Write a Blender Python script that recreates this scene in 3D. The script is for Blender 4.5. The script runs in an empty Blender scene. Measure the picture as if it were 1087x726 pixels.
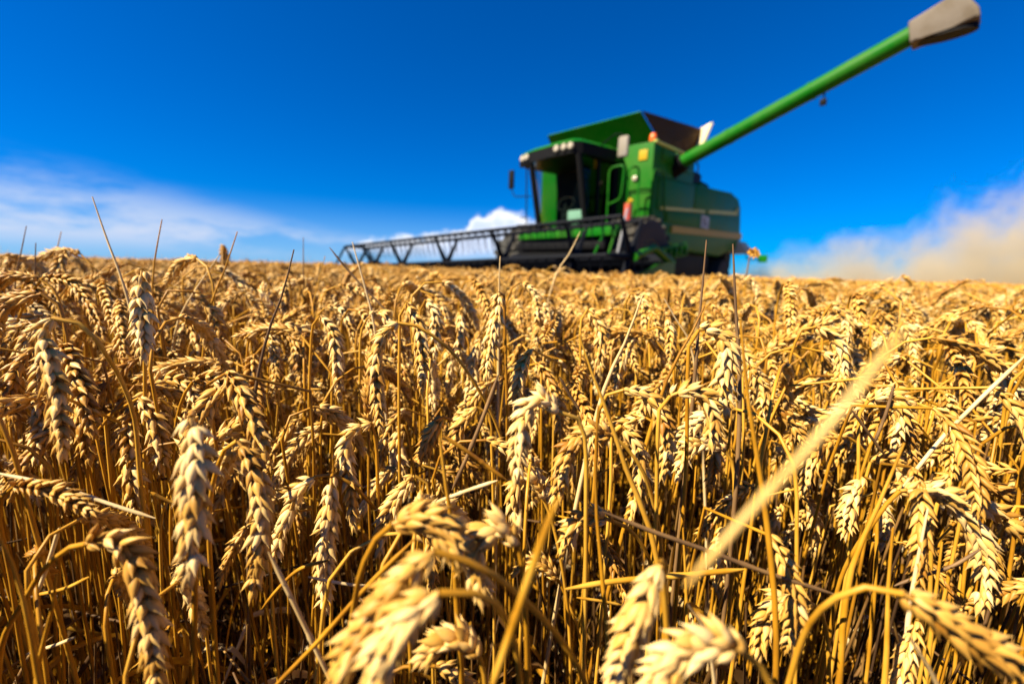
import bpy, bmesh, math, random
import numpy as np
from mathutils import Vector, Matrix
R = math.radians
rng = np.random.default_rng(7)
random.seed(7)
sc = bpy.context.scene
COL = sc.collection

# ------------------------------------------------------------------ camera
PW, PH, FPX = 1087.0, 726.0, 450.0          # photograph frame and focal length in its pixels
PITCH, ROLL, EYE = R(9.6), R(1.6), 0.85
_fw = np.array([0, math.cos(PITCH), -math.sin(PITCH)])
_rt = np.array([1.0, 0, 0])
_up = np.cross(_rt, _fw)
_r2 = math.cos(ROLL) * _rt + math.sin(ROLL) * _up
_u2 = -math.sin(ROLL) * _rt + math.cos(ROLL) * _up
CAMP = np.array([0, 0, EYE])
cd = bpy.data.cameras.new('camera')
cam = bpy.data.objects.new('camera', cd)
COL.objects.link(cam)
cd.sensor_width = 36.0
cd.lens = 36.0 * FPX / PW
cd.clip_start, cd.clip_end = 0.01, 6000
m3 = Matrix((_r2, _u2, -_fw)).transposed()
cam.matrix_world = Matrix.Translation(CAMP) @ m3.to_4x4()
cd.dof.use_dof = True
cd.dof.focus_distance = 0.32
cd.dof.aperture_fstop = 4.1
cd.dof.aperture_blades = 7
sc.camera = cam


def at(px, py, d):
    """world point seen at photograph pixel (px, py) at depth d"""
    return CAMP + d * (_fw + (px - PW / 2) / FPX * _r2 - (py - PH / 2) / FPX * _u2)


def proj(p):
    q = np.asarray(p, float) - CAMP
    z = q @ _fw
    return PW / 2 + FPX * (q @ _r2) / z, PH / 2 - FPX * (q @ _u2) / z, z


# ------------------------------------------------------------------ world, sun, exposure
SUN_EL, SUN_AZ = 47.0, -115.0               # azimuth from +Y clockwise: sun at the left, a little behind the camera
sd = Vector((math.sin(R(SUN_AZ)) * math.cos(R(SUN_EL)), math.cos(R(SUN_AZ)) * math.cos(R(SUN_EL)), math.sin(R(SUN_EL))))
sun = bpy.data.lights.new('sun', 'SUN')
sun.energy, sun.angle, sun.color = 5.0, R(0.5), (1.0, 0.88, 0.64)
so = bpy.data.objects.new('sun', sun)
COL.objects.link(so)
so.rotation_euler = sd.to_track_quat('Z', 'Y').to_euler()
so.location = (-20, -10, 30)
SKY_STRENGTH = 0.05
sc.view_settings.view_transform = 'Standard'
sc.view_settings.look = 'None'
sc.view_settings.exposure = 1.42
sc.view_settings.gamma = 1.0
sc.view_settings.use_curve_mapping = False
cy = sc.cycles
cy.use_denoising = True
cy.max_bounces, cy.diffuse_bounces, cy.glossy_bounces, cy.transmission_bounces = 5, 1, 2, 2
cy.volume_bounces, cy.transparent_max_bounces = 1, 8
cy.sample_clamp_indirect = 6.0
cy.volume_step_rate = 2.0
cy.volume_max_steps = 128

world = bpy.data.worlds.new('World')
sc.world = world
world.use_nodes = True


class NT:
    """small helper for writing node trees"""
    def __init__(s, tree):
        s.t, s.n, s.l = tree, tree.nodes, tree.links
        s.n.clear()

    def __call__(s, typ, *ins, **props):
        x = s.n.new(typ)
        for k, v in props.items():
            if k.startswith('i_'):
                key = k[2:].replace('_', ' ')
                s.put(x.inputs[key], v)
            else:
                setattr(x, k, v)
        for i, v in enumerate(ins):
            if v is not None:
                s.put(x.inputs[i], v)
        return x

    def put(s, sock, v):
        if isinstance(v, bpy.types.NodeSocket):
            s.l.new(v, sock)
        elif isinstance(v, bpy.types.Node):
            s.l.new(v.outputs[0], sock)
        else:
            sock.default_value = v

    def m(s, op, a, b=None, c=None, clamp=False):
        return s('ShaderNodeMath', a, b, c, operation=op, use_clamp=clamp).outputs[0]

    def step(s, v, a, b):
        return s('ShaderNodeMapRange', v, a, b, 0.0, 1.0, interpolation_type='SMOOTHSTEP').outputs[0]

    def mix(s, f, a, b):
        x = s.n.new('ShaderNodeMix')
        x.data_type = 'RGBA'
        s.put(x.inputs[0], f)
        s.put(x.inputs[6], a)
        s.put(x.inputs[7], b)
        return x.outputs[2]

    def noise(s, vec, scale, detail=4.0, rough=0.5):
        x = s.n.new('ShaderNodeTexNoise')
        if vec is not None:
            s.put(x.inputs['Vector'], vec)
        x.inputs['Scale'].default_value = scale
        x.inputs['Detail'].default_value = detail
        x.inputs['Roughness'].default_value = rough
        return x.outputs['Fac']


def build_world():
    t = NT(world.node_tree)
    sky = t('ShaderNodeTexSky', sky_type='NISHITA', sun_disc=False)
    sky.sun_elevation = R(SUN_EL)
    sky.sun_rotation = R(SUN_AZ)
    sky.altitude = 300
    sky.air_density, sky.dust_density, sky.ozone_density = 1.0, 0.0, 4.0
    tint = t('ShaderNodeMix', data_type='RGBA', blend_type='MULTIPLY')
    tint.inputs[0].default_value = 1.0
    t.put(tint.inputs[6], sky.outputs[0])
    tint.inputs[7].default_value = (0.225, 0.515, 0.98, 1)
    hs = t('ShaderNodeHueSaturation', i_Hue=0.5, i_Saturation=1.25, i_Value=1.0, i_Color=tint.outputs[2])
    tc = t('ShaderNodeTexCoord')
    d = tc.outputs['Generated']
    sep = t('ShaderNodeSeparateXYZ', d)
    x, y, z = sep.outputs
    az = t.m('MULTIPLY', t.m('ARCTAN2', x, y), 57.2958)
    el = t.m('MULTIPLY', t.m('ARCSINE', z), 57.2958)
    # long thin veil low on the left and over the horizon
    vec = t('ShaderNodeCombineXYZ', t.m('MULTIPLY', az, 0.085), t.m('MULTIPLY', el, 0.30), 3.1)
    n1 = t.noise(vec, 1.0, 6.0, 0.6)
    top = t.m('MULTIPLY_ADD', t.step(az, -14.0, -50.0), 4.8, 3.2)          # veil gets taller to the left
    v1 = t.m('MULTIPLY', t.m('SUBTRACT', 1.0, t.step(t.m('DIVIDE', el, top), 0.35, 1.25)), t.step(n1, 0.34, 0.60))
    v1 = t.m('MULTIPLY', v1, t.m('SUBTRACT', 1.0, t.step(az, 0.0, 14.0)))
    v1 = t.m('MULTIPLY', v1, t.step(el, 0.2, 3.0))
    v1 = t.m('MULTIPLY', v1, 0.9)
    # heaped cloud behind the reel
    vec2 = t('ShaderNodeCombineXYZ', t.m('MULTIPLY', az, 0.30), t.m('MULTIPLY', el, 0.42), 8.0)
    n2 = t.noise(vec2, 1.5, 7.0, 0.55)
    ramp = t('ShaderNodeValToRGB', t('ShaderNodeMapRange', az, -24.0, 12.0, 0.0, 1.0).outputs[0])
    e = ramp.color_ramp.elements
    e[0].position, e[0].color = 0.0, (0, 0, 0, 1)
    e[1].position, e[1].color = 1.0, (0, 0, 0, 1)
    for p, v in ((0.12, 0.40), (0.30, 0.52), (0.42, 0.64), (0.485, 0.70), (0.525, 0.90), (0.60, 1.04), (0.69, 0.98), (0.74, 0.82), (0.84, 0.72), (0.92, 0.40)):
        q = e.new(p)
        q.color = (v, v, v, 1)
    hgt = t.m('MULTIPLY', ramp.outputs[0], 7.6)
    edge = t.m('SUBTRACT', t.m('ADD', hgt, t.m('MULTIPLY', t.m('SUBTRACT', n2, 0.5), 3.0)), el)
    c2 = t.m('MULTIPLY', t.step(edge, -0.15, 0.75), t.step(hgt, 0.6, 2.2))
    c2 = t.m('MULTIPLY', c2, t.step(t.m('ADD', el, t.m('MULTIPLY', n2, 3.0)), 2.6, 4.4))
    body = t.step(t.m('ADD', edge, t.m('MULTIPLY', n2, 2.0)), 3.2, 0.4)     # crisp bright rims, greyer towards the base
    ccol = t.mix(body, (5.6, 6.5, 8.4, 1), (10.5, 10.2, 9.8, 1))
    haze = t.m('MULTIPLY', t.m('SUBTRACT', 1.0, t.step(el, 0.5, 8.5)), t.m('SUBTRACT', 1.0, t.step(az, -6.0, 22.0)))
    col = t.mix(t.m('MULTIPLY', haze, 0.5), hs.outputs[0], (3.0, 4.9, 8.0, 1))
    col = t.mix(v1, col, (5.0, 5.6, 7.0, 1))
    col = t.mix(c2, col, ccol)
    bg = t('ShaderNodeBackground', i_Color=col, i_Strength=SKY_STRENGTH)
    t('ShaderNodeOutputWorld', bg)


build_world()

# ------------------------------------------------------------------ materials
MATS = {}


def material(name):
    m = bpy.data.materials.new(name)
    m.use_nodes = True
    MATS[name] = m
    return m, NT(m.node_tree)


def plant_material(name, c_lo, c_mid, c_hi, rough, transl, nscale):
    m, t = material(name)
    at_ = t('ShaderNodeAttribute', attribute_name='tone')
    oi = t('ShaderNodeObjectInfo')
    geo = t('ShaderNodeNewGeometry')
    n = t.noise(geo.outputs['Position'], nscale, 3.0)
    v = t.m('ADD', t.m('MULTIPLY', at_.outputs['Fac'], 0.62), t.m('MULTIPLY', t.m('SUBTRACT', n, 0.5), 0.7))
    v = t.m('ADD', v, t.m('MULTIPLY', oi.outputs['Random'], 0.32))
    r = t('ShaderNodeValToRGB', v)
    e = r.color_ramp.elements
    e[0].position, e[0].color = 0.08, (*c_lo, 1)
    e[1].position, e[1].color = 0.86, (*c_hi, 1)
    q = e.new(0.45)
    q.color = (*c_mid, 1)
    p = t('ShaderNodeBsdfPrincipled', i_Base_Color=r.outputs[0], i_Roughness=rough)
    p.inputs['Specular IOR Level'].default_value = 0.35
    tr = t('ShaderNodeBsdfTranslucent', i_Color=r.outputs[0])
    mx = t('ShaderNodeMixShader', transl, p, tr)
    t('ShaderNodeOutputMaterial', mx)
    return m


HUSK = plant_material('wheat_husk', (0.34, 0.14, 0.014), (0.64, 0.345, 0.062), (0.88, 0.62, 0.27), 0.5, 0.16, 60.0)
STRAW = plant_material('wheat_straw', (0.22, 0.085, 0.005), (0.47, 0.215, 0.011), (0.68, 0.38, 0.05), 0.45, 0.10, 45.0)
PALE = plant_material('pale_straw', (0.50, 0.32, 0.12), (0.68, 0.48, 0.22), (0.80, 0.62, 0.36), 0.5, 0.12, 45.0)
TAN = plant_material('tan_straw', (0.52, 0.28, 0.05), (0.68, 0.41, 0.11), (0.80, 0.54, 0.20), 0.5, 0.12, 45.0)
BROWN = plant_material('weathered_straw', (0.07, 0.035, 0.015), (0.14, 0.075, 0.03), (0.27, 0.15, 0.055), 0.6, 0.05, 60.0)
FARHUSK = plant_material('distant_wheat', (0.40, 0.16, 0.010), (0.66, 0.33, 0.035), (0.82, 0.49, 0.11), 0.6, 0.15, 9.0)


def paint(name, col, rough=0.35, metal=0.0, dust=0.25, dust_col=(0.22, 0.17, 0.06), nscale=2.2, coat=0.0, spec=0.5):
    m, t = material(name)
    tc = t('ShaderNodeTexCoord')
    n = t.noise(tc.outputs['Object'], nscale, 6.0, 0.62)
    n2 = t.noise(tc.outputs['Object'], nscale * 9, 4.0, 0.6)
    f = t.m('MULTIPLY', t.step(t.m('ADD', n, t.m('MULTIPLY', n2, 0.35)), 0.5, 0.95), dust)
    c = t.mix(f, (*col, 1), (*dust_col, 1))
    p = t('ShaderNodeBsdfPrincipled', i_Base_Color=c, i_Metallic=metal)
    t.put(p.inputs['Roughness'], t.m('MULTIPLY_ADD', f, 0.5, rough, clamp=True))
    p.inputs['Coat Weight'].default_value = coat
    p.inputs['Specular IOR Level'].default_value = spec
    t('ShaderNodeOutputMaterial', p)
    return m


GREEN = paint('green_paint', (0.0025, 0.118, 0.0035), 0.46, dust=0.13, spec=0.10)
YELLOW = paint('yellow_paint', (0.42, 0.27, 0.006), 0.5, dust=0.08, spec=0.2)
CREAM = paint('pale_stripe', (0.50, 0.52, 0.12), 0.5, dust=0.08, spec=0.2)
BLACK = paint('black_steel', (0.006, 0.006, 0.007), 0.6, dust=0.0, spec=0.08)
NAVY = paint('reel_steel', (0.004, 0.005, 0.009), 0.6, dust=0.0, spec=0.08)
TYRE = paint('tyre_rubber', (0.014, 0.014, 0.013), 0.8, dust=0.2, dust_col=(0.12, 0.085, 0.045))
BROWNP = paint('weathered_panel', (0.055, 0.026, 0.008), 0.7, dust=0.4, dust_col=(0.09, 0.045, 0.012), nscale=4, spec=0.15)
WITHER = plant_material('withered_leaf', (0.035, 0.015, 0.004), (0.11, 0.05, 0.010), (0.32, 0.17, 0.04), 0.7, 0.05, 50.0)
BEIGE = paint('dusty_rubber', (0.13, 0.105, 0.082), 0.75, dust=0.6, dust_col=(0.10, 0.075, 0.045), nscale=3)
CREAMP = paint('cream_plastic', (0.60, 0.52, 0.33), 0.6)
GREY = paint('grey_plastic', (0.20, 0.18, 0.16), 0.5, dust=0.5)
STEEL = paint('bare_steel', (0.35, 0.36, 0.38), 0.4, metal=0.6)
RED = paint('red_paint', (0.55, 0.06, 0.03), 0.4, dust=0.3)
ORANGE = paint('amber_plastic', (0.75, 0.13, 0.01), 0.3, dust=0.05)
LENS = paint('lamp_glass', (0.42, 0.37, 0.29), 0.15, dust=0.1)
CLOTH = paint('seat_cloth', (0.02, 0.022, 0.02), 0.9, dust=0.1)
GREYGREEN = paint('pale_grey_green', (0.35, 0.45, 0.38), 0.7, dust=0.1)
DECAL = paint('decal_grey', (0.40, 0.42, 0.40), 0.5, dust=0.25)


def glass_mat(name, col):
    m, t = material(name)
    fr = t('ShaderNodeFresnel', i_IOR=1.12)
    tr = t('ShaderNodeBsdfTransparent', i_Color=(*col, 1))
    gl = t('ShaderNodeBsdfGlossy', i_Color=(1, 1, 1, 1), i_Roughness=0.02)
    mx = t('ShaderNodeMixShader', fr, tr, gl)
    t('ShaderNodeOutputMaterial', mx)
    return m


GLASS = glass_mat('cab_glass', (0.62, 0.78, 0.74))
DARKGLASS = glass_mat('shade_darkened_glass', (0.02, 0.025, 0.025))  # near-black glass paints the dark cab interior into the left window


def soil_mat():
    m, t = material('soil')
    tc = t('ShaderNodeTexCoord')
    n = t.noise(tc.outputs['Object'], 6.0, 8.0, 0.65)
    n2 = t.noise(tc.outputs['Object'], 70.0, 4.0, 0.6)
    c = t.mix(t.step(n, 0.35, 0.7), (0.09, 0.055, 0.03, 1), (0.20, 0.125, 0.06, 1))
    c = t.mix(t.step(n2, 0.52, 0.62), c, (0.36, 0.23, 0.09, 1))
    p = t('ShaderNodeBsdfPrincipled', i_Base_Color=c, i_Roughness=0.95)
    b = t('ShaderNodeBump', i_Strength=0.6, i_Distance=0.02, i_Height=n)
    t.put(p.inputs['Normal'], b.outputs[0])
    t('ShaderNodeOutputMaterial', p)
    return m


# ------------------------------------------------------------------ scene helpers
def tag(o, label=None, cat=None, group=None, kind=None):
    for k, v in (('label', label), ('category', cat), ('group', group), ('kind', kind)):
        if v:
            o[k] = v
    return o


def empty(name, loc=(0, 0, 0), rz=0.0):
    o = bpy.data.objects.new(name, None)
    COL.objects.link(o)
    o.location = loc
    o.rotation_euler = (0, 0, rz)
    o.empty_display_size = 0.02
    return o


# ground
bm = bmesh.new()
bmesh.ops.create_grid(bm, x_segments=8, y_segments=8, size=3000)
me = bpy.data.meshes.new('ground')
bm.to_mesh(me)
bm.free()
me.materials.append(soil_mat())
ground = bpy.data.objects.new('ground', me)
COL.objects.link(ground)
tag(ground, 'stubble strewn brown soil under the wheat', kind='structure')

# ------------------------------------------------------------------ combine harvester
# local axes of the machine: x = its left, y = towards its tail, z = up
CO, CA = (-0.93, 7.1, 0.0), 42.0
combine = empty('combine_harvester', CO, -R(CA))
tag(combine, 'green combine harvester with wide black reel and raised unloading auger in the field', 'combine harvester')
Lw = np.array([math.cos(R(CA)), -math.sin(R(CA)), 0])
Bw = np.array([math.sin(R(CA)), math.cos(R(CA)), 0])


class MB:
    def __init__(s):
        s.b = bmesh.new()

    def hexa(s, p, bevel=0.0, seg=2):
        """eight corners: bottom ring of four then top ring of four"""
        v = [s.b.verts.new(q) for q in p]
        fs = [s.b.faces.new([v[i] for i in f]) for f in ((3, 2, 1, 0), (4, 5, 6, 7), (0, 1, 5, 4), (1, 2, 6, 5), (2, 3, 7, 6), (3, 0, 4, 7))]
        if bevel:
            es = list({e for f in fs for e in f.edges})
            bmesh.ops.bevel(s.b, geom=es, offset=bevel, segments=seg, affect='EDGES', profile=0.6)
        return s

    def box(s, x0, x1, y0, y1, z0, z1, bevel=0.0, seg=2):
        return s.hexa([(x0, y0, z0), (x1, y0, z0), (x1, y1, z0), (x0, y1, z0), (x0, y0, z1), (x1, y0, z1), (x1, y1, z1), (x0, y1, z1)], bevel, seg)

    def prism(s, prof, f0, f1, bevel=0.0, seg=2):
        """prof: list of 2-D points; f0, f1 map a 2-D point to the two end caps"""
        a = [s.b.verts.new(f0(*p)) for p in prof]
        c = [s.b.verts.new(f1(*p)) for p in prof]
        n = len(prof)
        fs = [s.b.faces.new(a[::-1]), s.b.faces.new(c)]
        for i in range(n):
            fs.append(s.b.faces.new((a[i], a[(i + 1) % n], c[(i + 1) % n], c[i])))
        if bevel:
            es = list({e for f in fs for e in f.edges})
            bmesh.ops.bevel(s.b, geom=es, offset=bevel, segments=seg, affect='EDGES', profile=0.6, clamp_overlap=True)
        return s

    def tube(s, pts, r, n=8, caps=True):
        pts = [Vector(p) for p in pts]
        rs = r if isinstance(r, (list, tuple)) else [r] * len(pts)
        rings, prev = [], None
        for i, p in enumerate(pts):
            d = (pts[min(i + 1, len(pts) - 1)] - pts[max(i - 1, 0)]).normalized()
            if prev is None:
                a = d.orthogonal().normalized()
            else:
                a = (prev - d * prev.dot(d)).normalized()
            prev = a
            c = d.cross(a)
            rings.append([s.b.verts.new(p + (a * math.cos(k * 2 * math.pi / n) + c * math.sin(k * 2 * math.pi / n)) * rs[i]) for k in range(n)])
        for i in range(len(rings) - 1):
            for k in range(n):
                s.b.faces.new((rings[i][k], rings[i][(k + 1) % n], rings[i + 1][(k + 1) % n], rings[i + 1][k]))
        if caps:
            s.b.faces.new(rings[0][::-1])
            s.b.faces.new(rings[-1])
        return s

    def sheet(s, pts, th):
        """thin plate on a polygon"""
        P = [Vector(p) for p in pts]
        n = (P[1] - P[0]).cross(P[2] - P[0]).normalized() * th
        v = [s.b.verts.new(p) for p in P]
        w = [s.b.verts.new(p + n) for p in P]
        k = len(P)
        s.b.faces.new(v[::-1])
        s.b.faces.new(w)
        for i in range(k):
            s.b.faces.new((v[i], v[(i + 1) % k], w[(i + 1) % k], w[i]))
        return s

    def lathe(s, prof, c, axis='x', n=28):
        """prof: (radius, offset along the axis)"""
        rings = []
        for r, o in prof:
            ring = []
            for k in range(n):
                a = 2 * math.pi * k / n
                if axis == 'x':
                    q = (c[0] + o, c[1] + r * math.cos(a), c[2] + r * math.sin(a))
                elif axis == 'y':
                    q = (c[0] + r * math.sin(a), c[1] + o, c[2] + r * math.cos(a))
                else:
                    q = (c[0] + r * math.cos(a), c[1] + r * math.sin(a), c[2] + o)
                ring.append(s.b.verts.new(q))
            rings.append(ring)
        for i in range(len(rings) - 1):
            for k in range(n):
                s.b.faces.new((rings[i][k], rings[i][(k + 1) % n], rings[i + 1][(k + 1) % n], rings[i + 1][k]))
        s.b.faces.new(rings[0][::-1])
        s.b.faces.new(rings[-1])
        return s

    def build(s, name, mat, parent, label=None, smooth=True):
        bmesh.ops.recalc_face_normals(s.b, faces=s.b.faces[:])
        me = bpy.data.meshes.new(name)
        s.b.to_mesh(me)
        s.b.free()
        me.materials.append(mat)
        if smooth:
            me.shade_smooth()
            try:
                me.set_sharp_from_angle(angle=R(32))
            except Exception:
                pass
        o = bpy.data.objects.new(name, me)
        COL.objects.link(o)
        o.parent = parent
        if label:
            o['label'] = label
        return o


def rounded(pts, k=5, rad=0.12):
    """handrail path with rounded corners"""
    P = [Vector(p) for p in pts]
    out = [P[0]]
    for i in range(1, len(P) - 1):
        a, b, c = P[i - 1], P[i], P[i + 1]
        r = min(rad, (a - b).length * 0.45, (c - b).length * 0.45)
        s, e = b + (a - b).normalized() * r, b + (c - b).normalized() * r
        for j in range(k + 1):
            t = j / k
            out.append((1 - t) ** 2 * s + 2 * t * (1 - t) * b + t * t * e)
    out.append(P[-1])
    return out


def build_combine(root):
    # --- main body with its long side panels
    prof = [(3.99, 1.72), (3.99, 2.86), (9.15, 3.24), (9.95, 3.20), (10.28, 2.95), (10.62, 1.92), (10.40, 1.72), (9.3, 1.56), (8.7, 1.40), (5.3, 1.42), (4.6, 1.62)]
    body = MB().prism(prof, lambda y, z: (-1.45, y, z), lambda y, z: (1.45, y, z), 0.07, 3).build('body', GREEN, root)
    # side panels stand proud of the body
    pp = [(4.15, 2.22), (4.15, 2.82), (6.2, 2.96), (6.2, 2.44)]
    MB().prism(pp, lambda y, z: (1.44, y, z), lambda y, z: (1.475, y, z), 0.012).build('side_panel', GREEN, root)
    pp = [(6.26, 2.44), (6.26, 2.965), (9.5, 3.17), (9.6, 2.70)]
    MB().prism(pp, lambda y, z: (1.44, y, z), lambda y, z: (1.475, y, z), 0.012).build('side_panel', GREEN, root)
    pp = [(4.75, 1.98), (4.7, 2.20), (10.15, 2.66), (10.4, 2.18)]
    MB().prism(pp, lambda y, z: (1.44, y, z), lambda y, z: (1.475, y, z), 0.012).build('side_panel', GREEN, root)
    st = [(4.3, 2.20), (4.3, 2.255), (4.9, 2.31), (7.0, 2.50), (7.0, 2.43)]
    MB().prism(st, lambda y, z: (1.476, y, z), lambda y, z: (1.50, y, z)).build('pale_stripe', CREAM, root)
    st = [(7.25, 2.45), (7.25, 2.53), (9.65, 2.76), (9.72, 2.90), (9.80, 2.90), (9.78, 2.68)]
    MB().prism(st, lambda y, z: (1.476, y, z), lambda y, z: (1.50, y, z)).build('pale_stripe', CREAM, root)
    st = [(5.0, 1.78), (5.0, 1.93), (10.55, 2.20), (10.6, 2.02)]
    MB().prism(st, lambda y, z: (1.452, y, z), lambda y, z: (1.485, y, z)).build('gold_stripe', YELLOW, root)
    # grey square plate with dark lines of small print
    pl = MB().box(1.477, 1.495, 6.78, 7.36, 2.06, 2.36).build('decal_plate', DECAL, root)
    g = MB()
    for k in range(3):
        g.box(1.496, 1.499, 6.86, 7.28 - 0.1 * k, 2.13 + 0.07 * k, 2.155 + 0.07 * k)
    g.build('print', BLACK, pl)
    # rear wall outlets
    MB().box(-1.2, 1.2, 10.0, 10.75, 1.05, 1.68, 0.05).build('straw_hood', BLACK, root)
    # --- front service walls beside the cab
    fp = MB().box(0.60, 1.43, 3.90, 3.985, 1.76, 3.48, 0.02).build('front_wall', GREEN, root)
    MB().box(-1.43, -0.78, 3.90, 3.985, 1.76, 3.48, 0.02).build('front_wall', GREEN, root)
    MB().box(1.12, 1.30, 3.882, 3.898, 3.14, 3.34, 0.006).build('yellow_sticker', YELLOW, fp)
    MB().lathe([(0.055, 0.0), (0.055, -0.03), (0.03, -0.045)], (1.06, 3.898, 2.80), 'y', 14).build('work_lamp', LENS, fp)
    g = MB()
    g.box(0.62, 1.42, 3.888, 3.899, 2.50, 2.512)
    g.box(0.98, 0.99, 3.888, 3.899, 1.8, 2.50)
    g.build('panel_seam', BLACK, fp)
    # --- grain tank and its folded-out extensions
    MB().box(-1.40, 1.40, 4.0, 6.25, 2.80, 3.50, 0.04).build('grain_tank', GREEN, root)
    MB().box(1.401, 1.425, 4.35, 6.0, 3.20, 3.46, 0.01).build('tank_side_plate', GREEN, root)
    MB().sheet([(-1.45, 4.62, 3.49), (1.30, 4.62, 3.49), (1.07, 3.92, 4.11), (-1.30, 3.92, 4.07)], 0.03).build('tank_front_flap', GREEN, root)
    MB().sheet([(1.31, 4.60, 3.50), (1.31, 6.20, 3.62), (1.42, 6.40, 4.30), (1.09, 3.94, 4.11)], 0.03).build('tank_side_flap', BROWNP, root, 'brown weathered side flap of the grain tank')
    MB().sheet([(-1.46, 4.60, 3.50), (-1.50, 6.20, 3.62), (-1.55, 6.40, 4.25), (-1.31, 3.93, 4.07)], 0.03).build('tank_side_flap', GREEN, root)
    MB().sheet([(-1.5, 6.22, 3.6), (1.34, 6.22, 3.62), (1.46, 6.44, 4.30), (-1.55, 6.44, 4.26)], 0.03).build('tank_rear_flap', GREEN, root)
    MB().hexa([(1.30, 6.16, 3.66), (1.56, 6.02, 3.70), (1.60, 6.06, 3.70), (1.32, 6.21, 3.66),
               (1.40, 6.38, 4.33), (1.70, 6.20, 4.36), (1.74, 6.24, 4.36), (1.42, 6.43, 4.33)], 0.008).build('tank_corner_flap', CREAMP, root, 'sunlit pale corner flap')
    MB().tube([(1.39, 4.0, 3.50), (1.42, 6.2, 3.60)], 0.035, 8).build('tank_rim', CREAM, root)
    # --- engine deck and cooling screen
    g = MB()
    g.box(-1.1, 1.15, 6.3, 7.5, 3.0, 3.50, 0.06)
    g.box(-1.1, 1.12, 7.45, 8.25, 3.1, 3.37, 0.08)
    g.build('engine_deck', BLACK, root)
    g = MB()
    g.tube(rounded([(1.1, 6.4, 3.45), (1.1, 6.4, 3.78), (1.1, 7.3, 3.72), (1.1, 7.3, 3.48)]), 0.02, 6)
    g.build('deck_rail', BLACK, root)
    MB().box(0.9, 1.3, 7.0, 7.5, 3.06, 3.2, 0.03).build('deck_step', GREEN, root)
    # --- unloading auger
    def loc(px, py, d):
        q = at(px, py, d) - np.array(CO)
        return Vector((float(q @ Lw), float(q @ Bw), float(q[2])))

    a0, a1 = Vector((1.12, 5.12, 3.12)), loc(977, 33, 6.45)
    ax = (a1 - a0).normalized()
    aug = MB().tube([a0, a0 + (a1 - a0) * 0.5, a1], 0.145, 24).build('unloading_auger', GREEN, root)
    for q in (0.03, 0.34, 0.67, 0.985):
        p = a0.lerp(a1, q)
        MB().tube([p - ax * 0.025, p + ax * 0.025], 0.155, 24).build('auger_collar', GREEN, aug)
    MB().tube(rounded([(1.15, 5.12, 2.45), (1.15, 5.12, 3.05), tuple(a0 + ax * 0.5)], 6, 0.3), 0.20, 18).build('auger_elbow', BLACK, aug)
    p = a0.lerp(a1, 0.72)
    g = MB().tube([p + Vector((0, 0, -0.15)), p + Vector((0, 0, -0.27))], 0.014, 6)
    g.box(p.x - 0.05, p.x + 0.05, p.y - 0.04, p.y + 0.04, p.z - 0.36, p.z - 0.26, 0.02)
    g.build('auger_lamp', BLACK, aug)
    # spout: a dusty rubber boot, its wide mouth turned to the ground
    prof = [(-0.18, 0.13), (0.42, 0.37), (0.53, 0.345), (0.76, 0.04), (0.80, -0.11), (0.45, -0.17), (0.08, -0.20), (-0.10, -0.24)]
    prof = [(a_ * 0.80, b_ * 0.86) for a_, b_ in prof]
    flat = Vector((ax.x, ax.y, 0)).normalized()
    wide = Vector((-flat.y, flat.x, 0))

    def wv(q, k):
        return a1 + flat * q[0] + Vector((0, 0, q[1])) + wide * k

    sp = MB().prism(prof, lambda a_, b_: wv((a_, b_), -0.18), lambda a_, b_: wv((a_, b_), 0.18), 0.09, 4).build('auger_spout', BEIGE, aug, 'dusty grey rubber spout')
    g = MB()
    N = 20
    for (z0, k0), (z1, k1) in (((0.04, 0.94), (-0.05, 1.0)),):
        lo = [wv((0.31 + 0.33 * k1 * math.cos(2 * math.pi * k / N), -0.14 + z1), 0.17 * k1 * math.sin(2 * math.pi * k / N)) for k in range(N)]
        hi = [wv((0.31 + 0.33 * k0 * math.cos(2 * math.pi * k / N), -0.14 + z0), 0.17 * k0 * math.sin(2 * math.pi * k / N)) for k in range(N)]
        va, vb = [g.b.verts.new(q) for q in lo], [g.b.verts.new(q) for q in hi]
        for k in range(N):
            g.b.faces.new((va[k], va[(k + 1) % N], vb[(k + 1) % N], vb[k]))
        g.b.faces.new(va)
        g.b.faces.new(vb[::-1])
    g.build('spout_mouth_shade', BLACK, aug)  # solid black plug paints the dark hollow inside the mouth

    # --- platform and cab
    MB().hexa([(-0.85, 2.45, 1.50), (1.46, 2.35, 1.52), (1.46, 3.97, 1.58), (-0.85, 3.97, 1.50), (-0.85, 2.45, 1.66), (1.46, 2.35, 1.72), (1.46, 3.97, 1.76), (-0.85, 3.97, 1.68)], 0.03).build('platform', GREEN, root)
    MB().box(-0.9, 1.3, 2.5, 3.9, 1.22, 1.49, 0.03).build('platform_frame', BLACK, root)
    g = MB()
    g.box(-0.8, 1.35, 2.33, 2.42, 1.28, 1.42, 0.02)
    g.build('front_beam', BLACK, root)
    ptop = {'fr': (-0.78, 2.72, 3.12), 'fl': (0.50, 2.62, 3.12), 'rl': (0.62, 3.86, 3.12), 'rr': (-0.86, 3.88, 3.12)}
    pbot = {'fr': (-0.76, 3.08, 1.67), 'fl': (0.52, 2.98, 1.70), 'rl': (0.62, 3.88, 1.72), 'rr': (-0.84, 3.88, 1.68)}
    cabf = MB()
    for k in ptop:
        cabf.tube([pbot[k], ptop[k]], 0.065, 8)
    cabf.tube([pbot['fr'], pbot['fl']], 0.04, 8)
    cabf.tube([(0.57, 3.3, 1.74), (0.57, 3.26, 3.1)], 0.035, 8)
    cab = cabf.build('cab', BLACK, root)
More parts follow.
